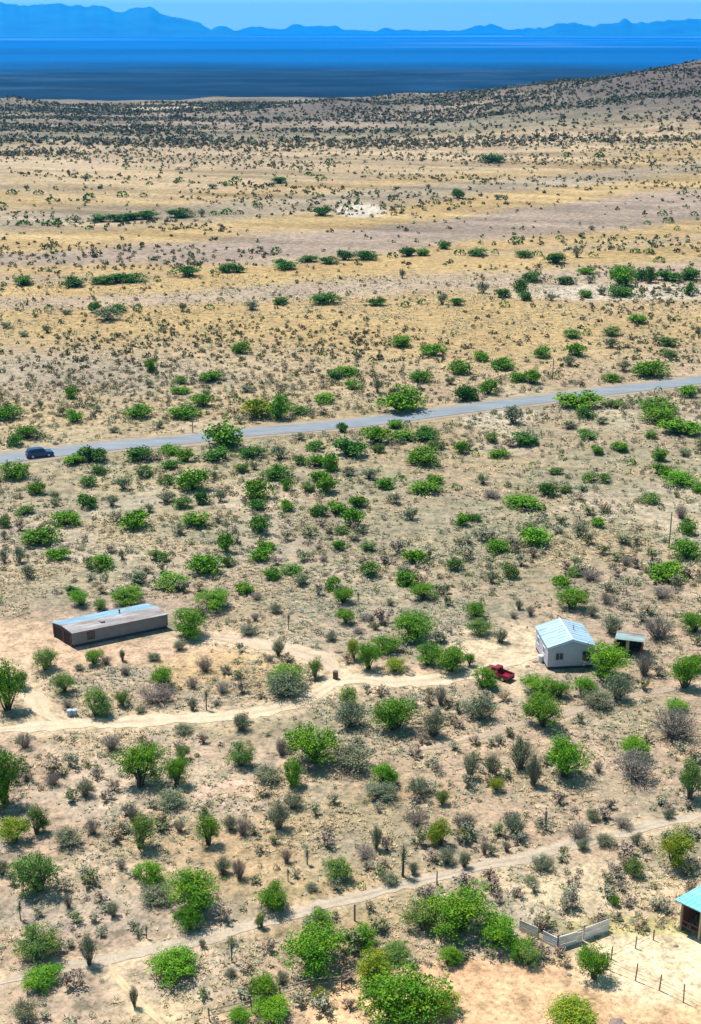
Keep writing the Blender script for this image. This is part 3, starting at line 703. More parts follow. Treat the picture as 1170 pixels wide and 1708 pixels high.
# ------------------------------------------------------------------ scattered low shrubs: the 300 that show largest as things, the rest as one mass
def uniform_sector(n, r0, r1, half, r):
    D = np.sqrt(r.random(n)*(r1*r1-r0*r0)+r0*r0); t = (r.random(n)*2-1)*half
    return D*np.sin(t), D*np.cos(t)
BARE = [(20,1080,150,45),(190,1085,160,26),(850,1090,85,48),(870,1140,60,28),(940,1080,75,50),(1120,1610,160,60),(830,1665,250,62),(60,1210,60,14)]
def veg_mask(x, y, track_clear=1.0):
    """1 where plants may grow, 0 on roads, tracks and yards"""
    px, py = to_px(x, y, 0.0)
    m = np.ones(len(x), bool)
    m &= dist_poly(x, y, road_w) > 5.2
    for nm, (pts, wd) in TRACKS.items(): m &= dist_poly(x, y, [WP(p) for p in pts]) > wd*0.5+track_clear*0.4
    for b in BARE: m &= ((px-b[0])/b[2])**2+((py-b[1])/b[3])**2 > 1
    m &= ~((px > 50) & (px < 310) & (py > 1000) & (py < 1105))
    m &= ~((py > 1625) & (px > 600))
    return m, px, py
sr = np.random.default_rng(91)
def low_shrubs():
    X = []; Y = []; Wd = []; K = []
    def add(n, r0, r1, dens, wlo, whi, kinds, half=0.40):
        x, y = uniform_sector(n, r0, r1, half, sr)
        m, px, py = veg_mask(x, y)
        m &= sr.random(n) < dens(x, y, px, py)
        x, y = x[m], y[m]; w = sr.uniform(wlo, whi, len(x))*(0.8+0.5*sr.random(len(x))**3)
        X.append(x); Y.append(y); Wd.append(w); K.append(sr.choice(kinds, len(x)))
    clump = lambda x, y, s, sd: sstep(0.42, 0.62, fbm(x/s, y/s, sd, 3))
    # near slope (building area and foreground): small grey and olive shrubs
    add(5200, 84, 290, lambda x, y, px, py: 0.22+0.6*clump(x, y, 14, 5), 0.5, 1.5, [0, 1, 1, 2, 2, 2, 3])
    add(2600, 84, 200, lambda x, y, px, py: 0.15+0.85*clump(x, y, 11, 25), 0.8, 1.9, [0, 2, 2, 1, 3, 3])
    add(3600, 165, 292, lambda x, y, px, py: 0.12+0.88*clump(x, y, 16, 35), 0.9, 2.0, [1, 1, 2, 1, 0, 3])
    # sandy plain beyond the road: many small dark dots
    add(9500, 255, 440, lambda x, y, px, py: 0.14+0.75*clump(x, y, 45, 6), 0.9, 1.9, [4, 4, 1, 5, 5, 0])
    # ridges with shrubs
    add(16000, 430, 900, lambda x, y, px, py: 0.06+0.6*clump(x+0.2*y, (y+0.3*x)*3.0, 110, 8), 1.3, 2.8, [4, 4, 5, 1])
    # darker scrub band before the valley edge and on the hill
    add(42000, 850, 1420, lambda x, y, px, py: np.clip(0.12+0.8*clump(x+0.2*y, (y+0.3*x)*3.5, 150, 9)+0.25*sstep(8, 40, terrain(x, y)), 0, 1), 1.8, 4.0, [4, 4, 5, 5, 1, 2], 0.34)
    return np.concatenate(X), np.concatenate(Y), np.concatenate(Wd), np.concatenate(K)
LX, LY, LW, LK = low_shrubs()
LZ = terrain(LX, LY)
d2 = np.min((LX[:, None]-spots[None, :, 0])**2+(LY[:, None]-spots[None, :, 1])**2-(spots[None, :, 2]*1.0)**2, axis=1)
keep = d2 > 0
LX, LY, LZ, LW, LK = LX[keep], LY[keep], LZ[keep], LW[keep], LK[keep]
LH = LW*sr.uniform(0.55, 0.95, len(LW))
LC = np.array([(0.33,0.27,0.175),(0.185,0.205,0.095),(0.275,0.28,0.19),(0.26,0.21,0.17),(0.080,0.098,0.042),(0.115,0.098,0.062)])
LNAME = ['straw', 'olive', 'pale greyish', 'brownish', 'dark green', 'dark brown']
PXs, PYs = to_px(LX, LY, LZ); inview = (PXs > 0) & (PXs < 1170) & (PYs < 1700)
size = LW*F_PX/np.maximum(1, (LY*math.cos(PITCH)+(CAM_H-LZ)*math.sin(PITCH)))*inview
order = np.argsort(-size); big = order[:300]; rest = order[300:]
cell = {}
for i in big:
    key = (int(LK[i]), strip(PXs[i], PYs[i]), 'left' if PXs[i] < 390 else 'middle' if PXs[i] < 780 else 'right')
    cell.setdefault(key, []).append(i)
for (k, st_, third), L in cell.items():
    L.sort(key=lambda i: PXs[i])
    for j, i in enumerate(L):
        pre = ordinal(j+1)+' from left' if len(L) > 1 else 'sole'
        lab = '%s low %s shrub %s, %s third' % ('lone' if len(L) == 1 else ordinal(j+1), LNAME[k], st_, third)
        put_plant('low_shrub', PROTO['low'], (LX[i], LY[i], LZ[i]), LW[i], LH[i], tuple(LC[k]), (0.09, 0.075, 0.06), lab, prng)
def mass(name, idx, quads, size_rel, r, label, cat, mat):
    n = len(idx)
    x, y, z, w, h = LX[idx], LY[idx], LZ[idx], LW[idx], LH[idx]
    d = rand_dirs(n*quads, r); rad = r.random((n*quads, 1))**0.4
    P = d*rad*0.42; P[:, 2] = np.abs(P[:, 2])*2.0*0.85+0.05
    W_ = np.repeat(w, quads); H_ = np.repeat(h, quads)
    P = np.stack([P[:, 0]*W_+np.repeat(x, quads), P[:, 1]*W_+np.repeat(y, quads), P[:, 2]*H_+np.repeat(z, quads)], 1)
    V, Fc = leaf_quads(P, 1.0, r, 0.4, 0.6)
    cen = np.repeat(P, 4, axis=0); V = cen+(V-cen)*np.repeat(W_, 4)[:, None]*size_rel
    c = LC[LK[idx]]*(0.75+0.5*r.random((n, 1)))
    far_kind = np.hypot(x, y) > 850
    c = np.where(far_kind[:, None], c*0.35+np.array([0.075, 0.068, 0.042]), np.where((np.hypot(x, y) > 440)[:, None], c*0.65+np.array([0.055, 0.052, 0.026]), c))
    c = np.repeat(c, quads*4, axis=0)*np.repeat(0.8+0.4*r.random((n*quads, 1)), 4, axis=0)
    return V, Fc, c
def merge(parts):
    V = []; Fc = []; C = []; o = 0
    for v, f, c in parts: V.append(v); Fc.append(f+o); C.append(c); o += len(v)
    return np.concatenate(V), np.concatenate(Fc), np.concatenate(C)
Dr = np.hypot(LX[rest], LY[rest])
parts = [mass('n', rest[Dr < 300], 60, 0.085, sr, '', '', None), mass('m', rest[(Dr >= 300) & (Dr < 480)], 26, 0.15, sr, '', '', None), mass('f', rest[(Dr >= 480) & (Dr < 900)], 12, 0.22, sr, '', '', None), mass('ff', rest[Dr >= 900], 7, 0.30, sr, '', '', None)]
# the smallest far mesquites join the mass
ex = []
for p in leftover:
    loc, wm, hm = place_info(p[0], p[1], p[2], p[3])
    n = 60; d = rand_dirs(n, sr); P = d*0.42; P[:, 2] = np.abs(P[:, 2])*1.8+0.1; P = P*np.array([wm, wm, hm])+np.array(loc)
    V, Fc = leaf_quads(P, wm*0.09, sr, 0.4, 0.6); ex.append((V, Fc, np.tile(np.array(LEAFC[p[4]]), (len(V), 1))))
parts += ex
V, Fc, C = merge(parts)
scrub = link(bpy.data.objects.new('desert_scrub', np_mesh('desert_scrub', V, Fc, M['scrub'], C)))
tag(scrub, 'countless small dark and grey shrubs dotting the desert out to the hills', 'scrub', kind='stuff')

# ------------------------------------------------------------------ dry grass tufts
def tufts():
    parts = []
    for (n, r0, r1, hh, blades, bw) in ((75000, 84, 200, 0.20, 8, 0.06), (60000, 200, 420, 0.30, 4, 0.12)):
        x, y = uniform_sector(n, r0, r1, 0.38, sr)
        m, px, py = veg_mask(x, y, 0.3)
        dn = fbm(x/7, y/7, 71, 4); m &= sr.random(n) < sstep(0.36, 0.66, dn)*0.75+0.05
        x, y = x[m], y[m]; z = terrain(x, y); k = len(x)
        c0 = np.array([(0.52,0.41,0.25),(0.35,0.34,0.22),(0.34,0.32,0.24),(0.48,0.37,0.22)])
        pick = np.where(fbm(x/18, y/18, 73, 3)+0.25*(sr.random(k)-0.5) > 0.5, sr.integers(1, 3, k), sr.choice([0, 3], k))
        col = c0[pick]*(0.7+0.6*sr.random((k, 1)))
        hgt = hh*(0.5+sr.random(k)); B = []
        a = sr.random((k, blades))*6.283; s = sr.random((k, blades))*1.5+0.4
        bx = np.repeat(x, blades)+0.06*np.cos(a.ravel()); by = np.repeat(y, blades)+0.06*np.sin(a.ravel()); bz = np.repeat(z, blades)-0.02
        H_ = np.repeat(hgt, blades); dx, dy = np.cos(a.ravel())*s.ravel()*H_, np.sin(a.ravel())*s.ravel()*H_
        sx, sy = -np.sin(a.ravel())*bw, np.cos(a.ravel())*bw
        v = np.stack([np.stack([bx-sx, by-sy, bz], 1), np.stack([bx+sx, by+sy, bz], 1), np.stack([bx+dx, by+dy, bz+H_], 1)], 1).reshape(-1, 3)
        parts.append((v, np.arange(len(v)).reshape(-1, 3), np.repeat(np.repeat(col, blades, axis=0), 3, axis=0)))
    return merge(parts)
V, Fc, C = tufts()
gr = link(bpy.data.objects.new('dry_grass', np_mesh('dry_grass', V, Fc, M['grass'], C)))
tag(gr, 'short dry straw and grey grass tufts covering the stony ground', 'grass', kind='stuff')

# ------------------------------------------------------------------ built things
def mesh_bm(name, bm, mat, parent=None, loc=None, bevel=0.0, smooth=False):
    if bevel > 0:
        bmesh.ops.bevel(bm, geom=[e for e in bm.edges if len(e.link_faces) == 2 and e.calc_face_angle(0) > 0.5], offset=bevel, segments=2, affect='EDGES', clamp_overlap=True)
    bmesh.ops.recalc_face_normals(bm, faces=bm.faces)
    me = bpy.data.meshes.new(name); bm.to_mesh(me); bm.free()
    for m in (mat if isinstance(mat, list) else [mat]): me.materials.append(m)
    if smooth:
        for p in me.polygons: p.use_smooth = True
    o = bpy.data.objects.new(name, me); link(o, parent)
    if loc is not None: o.location = loc
    return o
def bx(bm, x0, x1, y0, y1, z0, z1):
    v = [bm.verts.new(c) for c in ((x0,y0,z0),(x1,y0,z0),(x1,y1,z0),(x0,y1,z0),(x0,y0,z1),(x1,y0,z1),(x1,y1,z1),(x0,y1,z1))]
    for f in ((3,2,1,0),(4,5,6,7),(0,1,5,4),(1,2,6,5),(2,3,7,6),(3,0,4,7)): bm.faces.new([v[i] for i in f])
def prism(bm, poly, y0, y1):
    """polygon in x-z extruded along y"""
    a = [bm.verts.new((p[0], y0, p[1])) for p in poly]; b = [bm.verts.new((p[0], y1, p[1])) for p in poly]
    n = len(poly); bm.faces.new(a); bm.faces.new(b[::-1])
    for i in range(n): bm.faces.new([a[i], b[i], b[(i+1) % n], a[(i+1) % n]])
def prismx(bm, poly, x0, x1):
    """polygon in y-z extruded along x"""
    a = [bm.verts.new((x0, p[0], p[1])) for p in poly]; b = [bm.verts.new((x1, p[0], p[1])) for p in poly]
    n = len(poly); bm.faces.new(a); bm.faces.new(b[::-1])
    for i in range(n): bm.faces.new([a[i], b[i], b[(i+1) % n], a[(i+1) % n]])
def cyl(bm, c, axis, r, h, seg=20, r2=None):
    m = Matrix.Translation(c) @ {'z': Matrix.Identity(4), 'y': Matrix.Rotation(math.pi/2, 4, 'X'), 'x': Matrix.Rotation(math.pi/2, 4, 'Y')}[axis]
    bmesh.ops.create_cone(bm, cap_ends=True, segments=seg, radius1=r, radius2=r if r2 is None else r2, depth=h, matrix=m)
BM = bmesh.new

def metal_roof(name, c1, c2, c3, rust):
    t = NT(name)
    n = t.noise(0.8, 6, 0.65, vec=t.mapping((0.35, 2.2, 1))); n2 = t.noise(3.0, 5, 0.7)
    c = t.ramp(n, [(0.3, c2), (0.5, c1), (0.7, c3)])
    r = t.ramp(t.noise(0.55, 6, 0.7, vec=t.mapping((0.5, 1.3, 1))), [(0.5, g3(0)), (0.64, g3(1))])
    c = t.mix(r, c, rust)
    c = t.mix(1.0, c, t.ramp(n2, [(0.3, g3(0.85)), (0.7, g3(1.1))]), 'MULTIPLY')
    t.color(c); t.b.inputs['Roughness'].default_value = 0.45; t.b.inputs['Metallic'].default_value = 0.15; t.b.inputs['Specular IOR Level'].default_value = 0.4
    return t.m
def siding(name, col, var=0.14):
    t = NT(name)
    w = t.n.new('ShaderNodeTexWave'); w.bands_direction = 'Z'; w.inputs['Scale'].default_value = 1.3; w.inputs['Distortion'].default_value = 0.2
    t.l.new(t.coord(), w.inputs[0])
    n = t.noise(1.3, 5, 0.65)
    c = t.mix(1.0, col, t.ramp(n, [(0.3, g3(1-var)), (0.7, g3(1+var))]), 'MULTIPLY')
    c = t.mix(1.0, c, t.ramp(w.outputs['Fac'], [(0.0, g3(0.86)), (0.25, g3(1.0)), (1.0, g3(1.0))]), 'MULTIPLY')
    t.color(c); t.b.inputs['Roughness'].default_value = 0.6; return t.m
M['roof_blue'] = metal_roof('weathered_blue_metal', (0.20, 0.32, 0.42), (0.14, 0.22, 0.31), (0.34, 0.43, 0.50), (0.22, 0.20, 0.20))
M['roof_rust'] = metal_roof('weathered_tan_metal', (0.27, 0.235, 0.235), (0.19, 0.16, 0.16), (0.42, 0.41, 0.45), (0.22, 0.14, 0.11))
M['roof_white'] = metal_roof('pale_blue_metal', (0.36, 0.47, 0.58), (0.27, 0.39, 0.52), (0.44, 0.54, 0.62), (0.24, 0.34, 0.42))
M['roof_shed'] = metal_roof('pale_teal_metal', (0.24, 0.31, 0.30), (0.18, 0.24, 0.24), (0.34, 0.40, 0.38), (0.22, 0.14, 0.11))
M['roof_teal'] = metal_roof('turquoise_metal', (0.22, 0.58, 0.66), (0.16, 0.46, 0.58), (0.36, 0.68, 0.74), (0.30, 0.58, 0.64))
M['side_grey'] = siding('grey_siding', (0.19, 0.172, 0.18)); M['side_white'] = siding('pale_siding', (0.42, 0.40, 0.46), 0.10)
M['skirt'] = simple('dark_skirting', (0.05, 0.045, 0.075), 0.3); M['dark'] = simple('opening_shade', (0.012, 0.012, 0.016), 0.2)
M['redwood'] = simple('red_brown_wood', (0.13, 0.045, 0.035), 0.3, 4); M['wood'] = simple('weathered_wood', (0.22, 0.18, 0.145), 0.3, 5, stretch=(1, 1, 0.2))
M['board'] = simple('bleached_boards', (0.74, 0.66, 0.62), 0.28, 2.5, stretch=(0.3, 0.3, 3)); M['tanwood'] = simple('tan_wood', (0.42, 0.33, 0.2), 0.2, 4)
M['trim'] = simple('white_trim', (0.62, 0.64, 0.68), 0.06); M['steel'] = simple('rusty_wire', (0.16, 0.12, 0.10), 0.2, 5, 0.5, 0.6)
M['pane'] = simple('window_glass', (0.015, 0.018, 0.024), 0.1, 1, 0.08, 0, 0.6)
M['tyre'] = simple('tyre_rubber', (0.02, 0.02, 0.021), 0.15); M['rim'] = simple('alloy', (0.45, 0.45, 0.47), 0.05, 3, 0.35, 0.7)
M['blue_paint'] = simple('navy_car_paint', (0.012, 0.045, 0.15), 0.05, 2, 0.22, 0.3, 0.5); M['red_paint'] = simple('dark_red_car_paint', (0.22, 0.006, 0.022), 0.12, 2, 0.35, 0.15, 0.5)
M['lamp'] = simple('headlight_glass', (0.6, 0.62, 0.65), 0.03, 2, 0.15); M['tail'] = simple('tail_light', (0.25, 0.01, 0.01), 0.03, 2, 0.2)
M['rust'] = simple('rusty_drum', (0.10, 0.06, 0.05), 0.35, 5); M['white_tank'] = simple('white_tank', (0.62, 0.62, 0.60), 0.12, 3); M['stone'] = simple('field_stone', (0.20, 0.15, 0.125), 0.35, 3)
M['red_tin'] = simple('dark_red_tin', (0.16, 0.015, 0.025), 0.3, 2); M['pale_blue'] = simple('pale_blue_plastic', (0.34, 0.38, 0.48), 0.1, 3)

def frame_dirs(a, b):
    """empty at a, local x towards b"""
    pa, pb = at(*a), at(*b); v = Vector((pb.x-pa.x, pb.y-pa.y)); return pa, v.length, math.atan2(v.y, v.x)
def window(parent, x0, x1, z0, z1, y, out=-1, axis='y', name='window', divided=True, frame=None):
    """window on a wall lying at local y (or x): frame ring, with its pane as a sub-part"""
    t = 0.07; d = 0.05
    def B(bm, a0, a1, b0, b1, c0, c1):
        if axis == 'y': bx(bm, a0, a1, min(c0, c1), max(c0, c1), b0, b1)
        else: bx(bm, min(c0, c1), max(c0, c1), a0, a1, b0, b1)
    bm = BM(); c0, c1 = y+out*0.003, y+out*d
    B(bm, x0-t, x1+t, z1, z1+t, c0, c1); B(bm, x0-t, x1+t, z0-t, z0, c0, c1+out*0.02)
    B(bm, x0-t, x0, z0, z1, c0, c1); B(bm, x1, x1+t, z0, z1, c0, c1)
    if divided: B(bm, (x0+x1)/2-0.02, (x0+x1)/2+0.02, z0, z1, c0, c1-out*0.01)
    f = mesh_bm(name, bm, frame or M['trim'], parent)
    bm = BM(); B(bm, x0, x1, z0, z1, y+out*0.002, y+out*0.02); mesh_bm('pane', bm, M['pane'], f)
    return f

def trailer():
    p, L, rz = frame_dirs((123, 1081), (281, 1048))
    W_ = 4.3; H = 1.62
    r = empty('mobile_home', (p.x, p.y, p.z), rz)
    tag(r, 'long low grey mobile home with streaky pale blue metal roof beside bare dirt yard', 'mobile home')
    bm = BM(); bx(bm, 0, L, 0, W_, 0.42, H+0.35); wall = mesh_bm('wall', bm, M['side_grey'], r)
    bm = BM(); bx(bm, 0.08, L-0.08, 0.08, W_-0.08, -0.5, 0.42-0.003); mesh_bm('skirting', bm, M['skirt'], r)
    # gable ends and roof: ridge a little behind the middle, overhanging the walls
    z0 = H+0.35; zr = z0+0.32; o = 0.12
    bm = BM(); prismx(bm, [(0.02, z0+0.003), (W_-0.02, z0+0.003), (W_*0.5, zr-0.07)], 0.03, L-0.03); mesh_bm('gable', bm, M['side_grey'], r)
    e = 0.15*o
    bm = BM(); prismx(bm, [(-o, z0-e+0.02), (W_/2, zr), (W_/2, zr+0.07), (-o, z0-e+0.09)], -0.12, L+0.1); f = mesh_bm('roof', bm, M['roof_rust'], r)
    bm = BM(); prismx(bm, [(W_/2+0.003, zr), (W_+o, z0-e+0.02), (W_+o, z0-e+0.09), (W_/2+0.003, zr+0.07)], -0.12, L+0.1); mesh_bm('roof', bm, M['roof_blue'], r)
    bm = BM(); cyl(bm, (L*0.62, W_*0.6, zr+0.15), 'z', 0.09, 0.5, 10); cyl(bm, (L*0.62, W_*0.6, zr+0.43), 'z', 0.15, 0.08, 10); mesh_bm('vent_pipe', bm, M['steel'], f)
    bm = BM(); bx(bm, L*0.34, L*0.34+0.5, W_*0.2, W_*0.2+0.5, zr-0.2, zr+0.1); mesh_bm('vent_box', bm, M['roof_rust'], f, bevel=0.03)
    window(r, 1.9, 2.7, 0.8, 1.7, 0.0, frame=M['skirt'], divided=False)
    # left end: near-black sheets painting the shade inside two bays, with red-brown posts
    for y0, y1 in ((0.35, 1.75), (2.1, 3.9)):
        bm = BM(); bx(bm, -0.012, -0.003, y0, y1, 0.0, 1.82); g = mesh_bm('doorway_shade', bm, M['dark'], r)
        bm = BM(); bx(bm, -0.10, -0.013, y0-0.12, y0-0.003, 0.0, 1.95); bx(bm, -0.10, -0.013, y1+0.003, y1+0.12, 0.0, 1.95); bx(bm, -0.10, -0.013, y0, y1, 1.823, 1.95); mesh_bm('door_frame', bm, M['redwood'], g)
    for o_ in list(r.children)+[c for q in r.children for c in q.children]:
        for v in o_.data.vertices: v.co.x -= 0.30*v.co.y
    return r
trailer()

def cabin():
    p, L, rz = frame_dirs((913, 1117), (990, 1113))
    L = 5.7; Dp = 5.9; H = 2.85; zr = 3.75; o = 0.14
    r = empty('cabin', (p.x, p.y, p.z), rz)
    tag(r, 'small pale gabled cabin with light blue metal roof beside the parked red pickup', 'cabin')
    bm = BM(); prism(bm, [(0, 0.35), (L, 0.35), (L, H), (L/2, zr), (0, H)], 0, Dp); mesh_bm('wall', bm, M['side_white'], r)
    bm = BM(); bx(bm, 0.06, L-0.06, 0.06, Dp-0.06, -0.6, 0.347); mesh_bm('skirting', bm, M['skirt'], r)
    sl_ = (zr-H)/(L/2)
    for s in (-1, 1):
        bm = BM()
        e = L/2+o
        poly = [(L/2+s*0.002, zr+0.02), (L/2+s*e, zr+0.02-sl_*e), (L/2+s*e, zr+0.12-sl_*e), (L/2+s*0.002, zr+0.12)]
        prism(bm, poly, -o, Dp+o); f = mesh_bm('roof', bm, M['roof_white'], r)
        bm = BM()
        for k in range(1, 9):
            y = -o+(Dp+2*o)*k/9
            prism(bm, [(L/2+s*0.05, zr+0.122-sl_*0.05), (L/2+s*e, zr+0.122-sl_*e), (L/2+s*e, zr+0.15-sl_*e), (L/2+s*0.05, zr+0.15-sl_*0.05)], y-0.02, y+0.02)
        mesh_bm('seam', bm, M['roof_white'], f)
        bm = BM(); prism(bm, [(L/2+s*0.002, zr-0.12), (L/2+s*e, zr-0.12-sl_*e), (L/2+s*e, zr+0.015-sl_*e), (L/2+s*0.002, zr+0.015)], -o-0.03, -o+0.02); mesh_bm('fascia', bm, M['trim'], r)
    bm = BM(); bx(bm, L/2-0.12, L/2+0.12, -o-0.02, Dp+o+0.02, zr+0.125, zr+0.17); mesh_bm('ridge_cap', bm, M['trim'], r)
    window(r, 0.95, 1.85, 1.25, 2.1, 0.0, frame=M['side_white']); window(r, L-1.5, L-0.6, 0.9, 2.2, 0.0, frame=M['side_white'])
    window(r, 1.4, 2.2, 1.3, 2.1, 0.0, axis='x'); window(r, 4.2, 5.0, 1.3, 2.1, 0.0, axis='x')
    bm = BM(); cyl(bm, (L*0.68, Dp*0.55, zr), 'z', 0.09, 0.9, 10); mesh_bm('vent_pipe', bm, M['rim'], r)
cabin()

def shed():
    p, L, rz = frame_dirs((1027, 1092), (1072, 1097))
    r = empty('open_shed', (p.x, p.y, p.z), rz); Dp = 2.4; H = 2.1; L = 3.1
    tag(r, 'little open-fronted shed with flat pale teal roof, just right of the pale cabin', 'shed')
    bm = BM(); bx(bm, 0, 0.12, 0.15, Dp, -0.3, H-0.1); mesh_bm('side_wall', bm, M['redwood'], r)
    bm = BM(); bx(bm, L-0.12, L, 0.15, Dp, -0.3, H-0.1); mesh_bm('side_wall', bm, M['redwood'], r)
    bm = BM(); bx(bm, 0.123, L-0.123, Dp-0.12, Dp, -0.3, H-0.1); mesh_bm('back_wall', bm, M['redwood'], r)
    bm = BM(); prismx(bm, [(-0.25, H+0.05), (Dp+0.2, H-0.22), (Dp+0.2, H-0.14), (-0.25, H+0.13)], -0.2, L+0.2); mesh_bm('roof', bm, M['roof_shed'], r)
    for x in (0.0, 1.15, L-0.14):
        bm = BM(); bx(bm, x, x+(0.4 if x == 1.15 else 0.14), 0.0, 0.14, -0.3, H+0.0); mesh_bm('post', bm, M['tanwood'] if x == 1.15 else M['redwood'], r)
shed()

def barn():
    p, L, rz = frame_dirs((1133, 1553), (1161, 1567))
    r = empty('open_barn', (p.x, p.y, p.z), rz); W_ = 9.0; Dp = 4.6; H = 2.9; Hb = 2.0
    tag(r, 'open-sided livestock barn with bright turquoise metal roof at the right edge of the pale yard', 'barn')
    zz = lambda y: H-(H-Hb)*y/Dp
    bm = BM(); prismx(bm, [(-0.35, zz(-0.35)+0.05), (Dp+0.35, zz(Dp+0.35)+0.05), (Dp+0.35, zz(Dp+0.35)+0.13), (-0.35, zz(-0.35)+0.13)], -0.5, W_+0.4); f = mesh_bm('roof', bm, M['roof_teal'], r)
    bm = BM()
    for k in range(24):
        x = -0.4+k*0.4
        prismx(bm, [(-0.35, zz(-0.35)+0.132), (Dp+0.35, zz(Dp+0.35)+0.132), (Dp+0.35, zz(Dp+0.35)+0.155), (-0.35, zz(-0.35)+0.155)], x, x+0.04)
    mesh_bm('seam', bm, M['roof_teal'], f)
    bm = BM(); bx(bm, 0.1, W_-0.1, Dp-0.1, Dp, -0.3, Hb-0.02); mesh_bm('back_wall', bm, M['redwood'], r)
    bm = BM(); prismx(bm, [(0.16, -0.3), (Dp-0.11, -0.3), (Dp-0.11, zz(Dp)-0.03), (0.16, zz(0.16)-0.03)], 0.03, 0.09); mesh_bm('side_wall', bm, M['redwood'], r)
    for k in range(6):
        bm = BM(); bx(bm, k*1.75, k*1.75+0.15, -0.02, 0.13, -0.3, H-0.16); mesh_bm('post', bm, M['tanwood' if k else 'wood'], r)
    bm = BM(); bx(bm, -0.3, W_+0.2, -0.03, 0.14, H-0.157, H+0.0); mesh_bm('beam', bm, M['redwood'], r)
    bm = BM()
    for z in (0.5, 1.0): bx(bm, 0.16, W_-0.2, 0.14, 0.18, z, z+0.12)
    mesh_bm('rail', bm, M['redwood'], r)
barn()

def tin_shelter():
    p = at(354, 1758); r = empty('tin_shelter', (p.x, p.y, p.z), 0.6)
    tag(r, 'corner of a dark red tin lean-to at the very bottom edge', 'shelter')
    bm = BM(); prismx(bm, [(0, 0.95), (1.6, 0.7), (1.6, 0.76), (0, 1.01)], 0, 2.0); mesh_bm('roof', bm, M['red_tin'], r)
    for x, y in ((0.05, 0.1), (1.85, 0.1), (0.05, 1.4), (1.85, 1.4)):
        bm = BM(); bx(bm, x, x+0.1, y, y+0.1, -0.2, 0.94-0.25*y/1.6); mesh_bm('post', bm, M['wood'], r)
    bm = BM(); bx(bm, 0.155, 1.845, 0.12, 0.16, 0.0, 0.75); mesh_bm('panel', bm, M['red_tin'], r)
tin_shelter()

# ---- vehicles
def wheel(parent, x, y, s, r=0.34, w=0.22):
    bm = BM(); cyl(bm, (0, 0, 0), 'y', r, w, 24); o = mesh_bm('wheel', bm, M['tyre'], parent, bevel=0.04); o.location = (x, y, r)
    bm = BM(); cyl(bm, (0, s*(w/2+0.012), 0), 'y', r*0.62, 0.03, 16); cyl(bm, (0, s*(w/2+0.03), 0), 'y', r*0.18, 0.03, 12); mesh_bm('rim', bm, M['rim'], o)
def vehicle(name, p, rz, label, cat, L, W_, lower, cabin_, paint, glass, wheels, extra=None):
    r = empty(name, p, rz); tag(r, label, cat)
    bm = BM(); prism(bm, lower, -W_/2, W_/2); body = mesh_bm('body', bm, paint, r, bevel=0.07, smooth=False)
    bm = BM(); prism(bm, cabin_, -W_/2+0.12, W_/2-0.12)
    zt = max(q[1] for q in cabin_)
    for v in bm.verts:
        if v.co.z > zt-0.1: v.co.y *= 0.84
    mesh_bm('roof', bm, paint, r, bevel=0.06)
    for q in glass:           # side windows and screens, set a few mm proud of the pillars
        bm = BM(); v = [bm.verts.new(c) for c in q]; bm.faces.new(v)
        o = bmesh.ops.extrude_face_region(bm, geom=list(bm.faces)); mesh_bm('window', bm, M['pane'], r)
    for x, y in wheels: wheel(r, x, y, 1 if y > 0 else -1)
    fx = max(q[0] for q in lower); bxk = min(q[0] for q in lower)
    for s in (-1, 1):
        bm = BM(); bx(bm, fx-0.05, fx+0.015, min(s*(W_/2-0.45), s*(W_/2-0.1)), max(s*(W_/2-0.45), s*(W_/2-0.1)), 0.62, 0.78); mesh_bm('headlight', bm, M['lamp'], r, bevel=0.02)
        bm = BM(); bx(bm, bxk-0.015, bxk+0.05, min(s*(W_/2-0.3), s*(W_/2-0.08)), max(s*(W_/2-0.3), s*(W_/2-0.08)), 0.72, 0.98); mesh_bm('tail_light', bm, M['tail'], r, bevel=0.02)
    bm = BM(); bx(bm, fx-0.06, fx+0.07, -W_/2+0.08, W_/2-0.08, 0.32, 0.52); mesh_bm('bumper', bm, M['tyre'], r, bevel=0.03)
    bm = BM(); bx(bm, bxk-0.07, bxk+0.06, -W_/2+0.08, W_/2-0.08, 0.32, 0.52); mesh_bm('bumper', bm, M['tyre'], r, bevel=0.03)
    return r
def side_glass(poly, y0, y1, z0, z1):
    """side window polygon (x,z) on the leaning side of the cabin"""
    out = []
    for s in (-1, 1):
        out.append([(x, s*((y0+(y1-y0)*(z-z0)/(z1-z0))+0.006), z) for x, z in poly])
    return out
a, b = at(20, 763), at(150, 748); hd = math.atan2(b.y-a.y, b.x-a.x)
pc = at(67, 762)
g = side_glass([(-1.75,1.02),(-0.55,1.02),(-0.55,1.48),(-1.55,1.48)], 0.80, 0.67, 0.95, 1.62)+side_glass([(-0.47,1.02),(0.85,1.02),(0.42,1.48),(-0.47,1.48)], 0.80, 0.67, 0.95, 1.62)
g += [[(1.06,-0.68,1.0),(1.06,0.68,1.0),(0.66,0.62,1.5),(0.66,-0.62,1.5)], [(-2.20,-0.66,1.05),(-2.20,0.66,1.05),(-2.0,0.6,1.48),(-2.0,-0.6,1.48)]]
vehicle('car', (pc.x, pc.y, pc.z+0.1), hd, 'dark blue hatchback car driving on the paved road at the left edge', 'car', 4.6, 1.84,
    [(-2.3,0.35),(2.3,0.35),(2.32,0.7),(2.15,0.88),(1.15,1.0),(-2.25,1.02),(-2.32,0.8)],
    [(-2.2,0.98),(1.12,0.98),(0.5,1.58),(0.2,1.64),(-1.7,1.64),(-2.0,1.56)], M['blue_paint'], g, [(1.45,-0.83),(1.45,0.83),(-1.4,-0.83),(-1.4,0.83)])
pr_ = at(831, 1129)
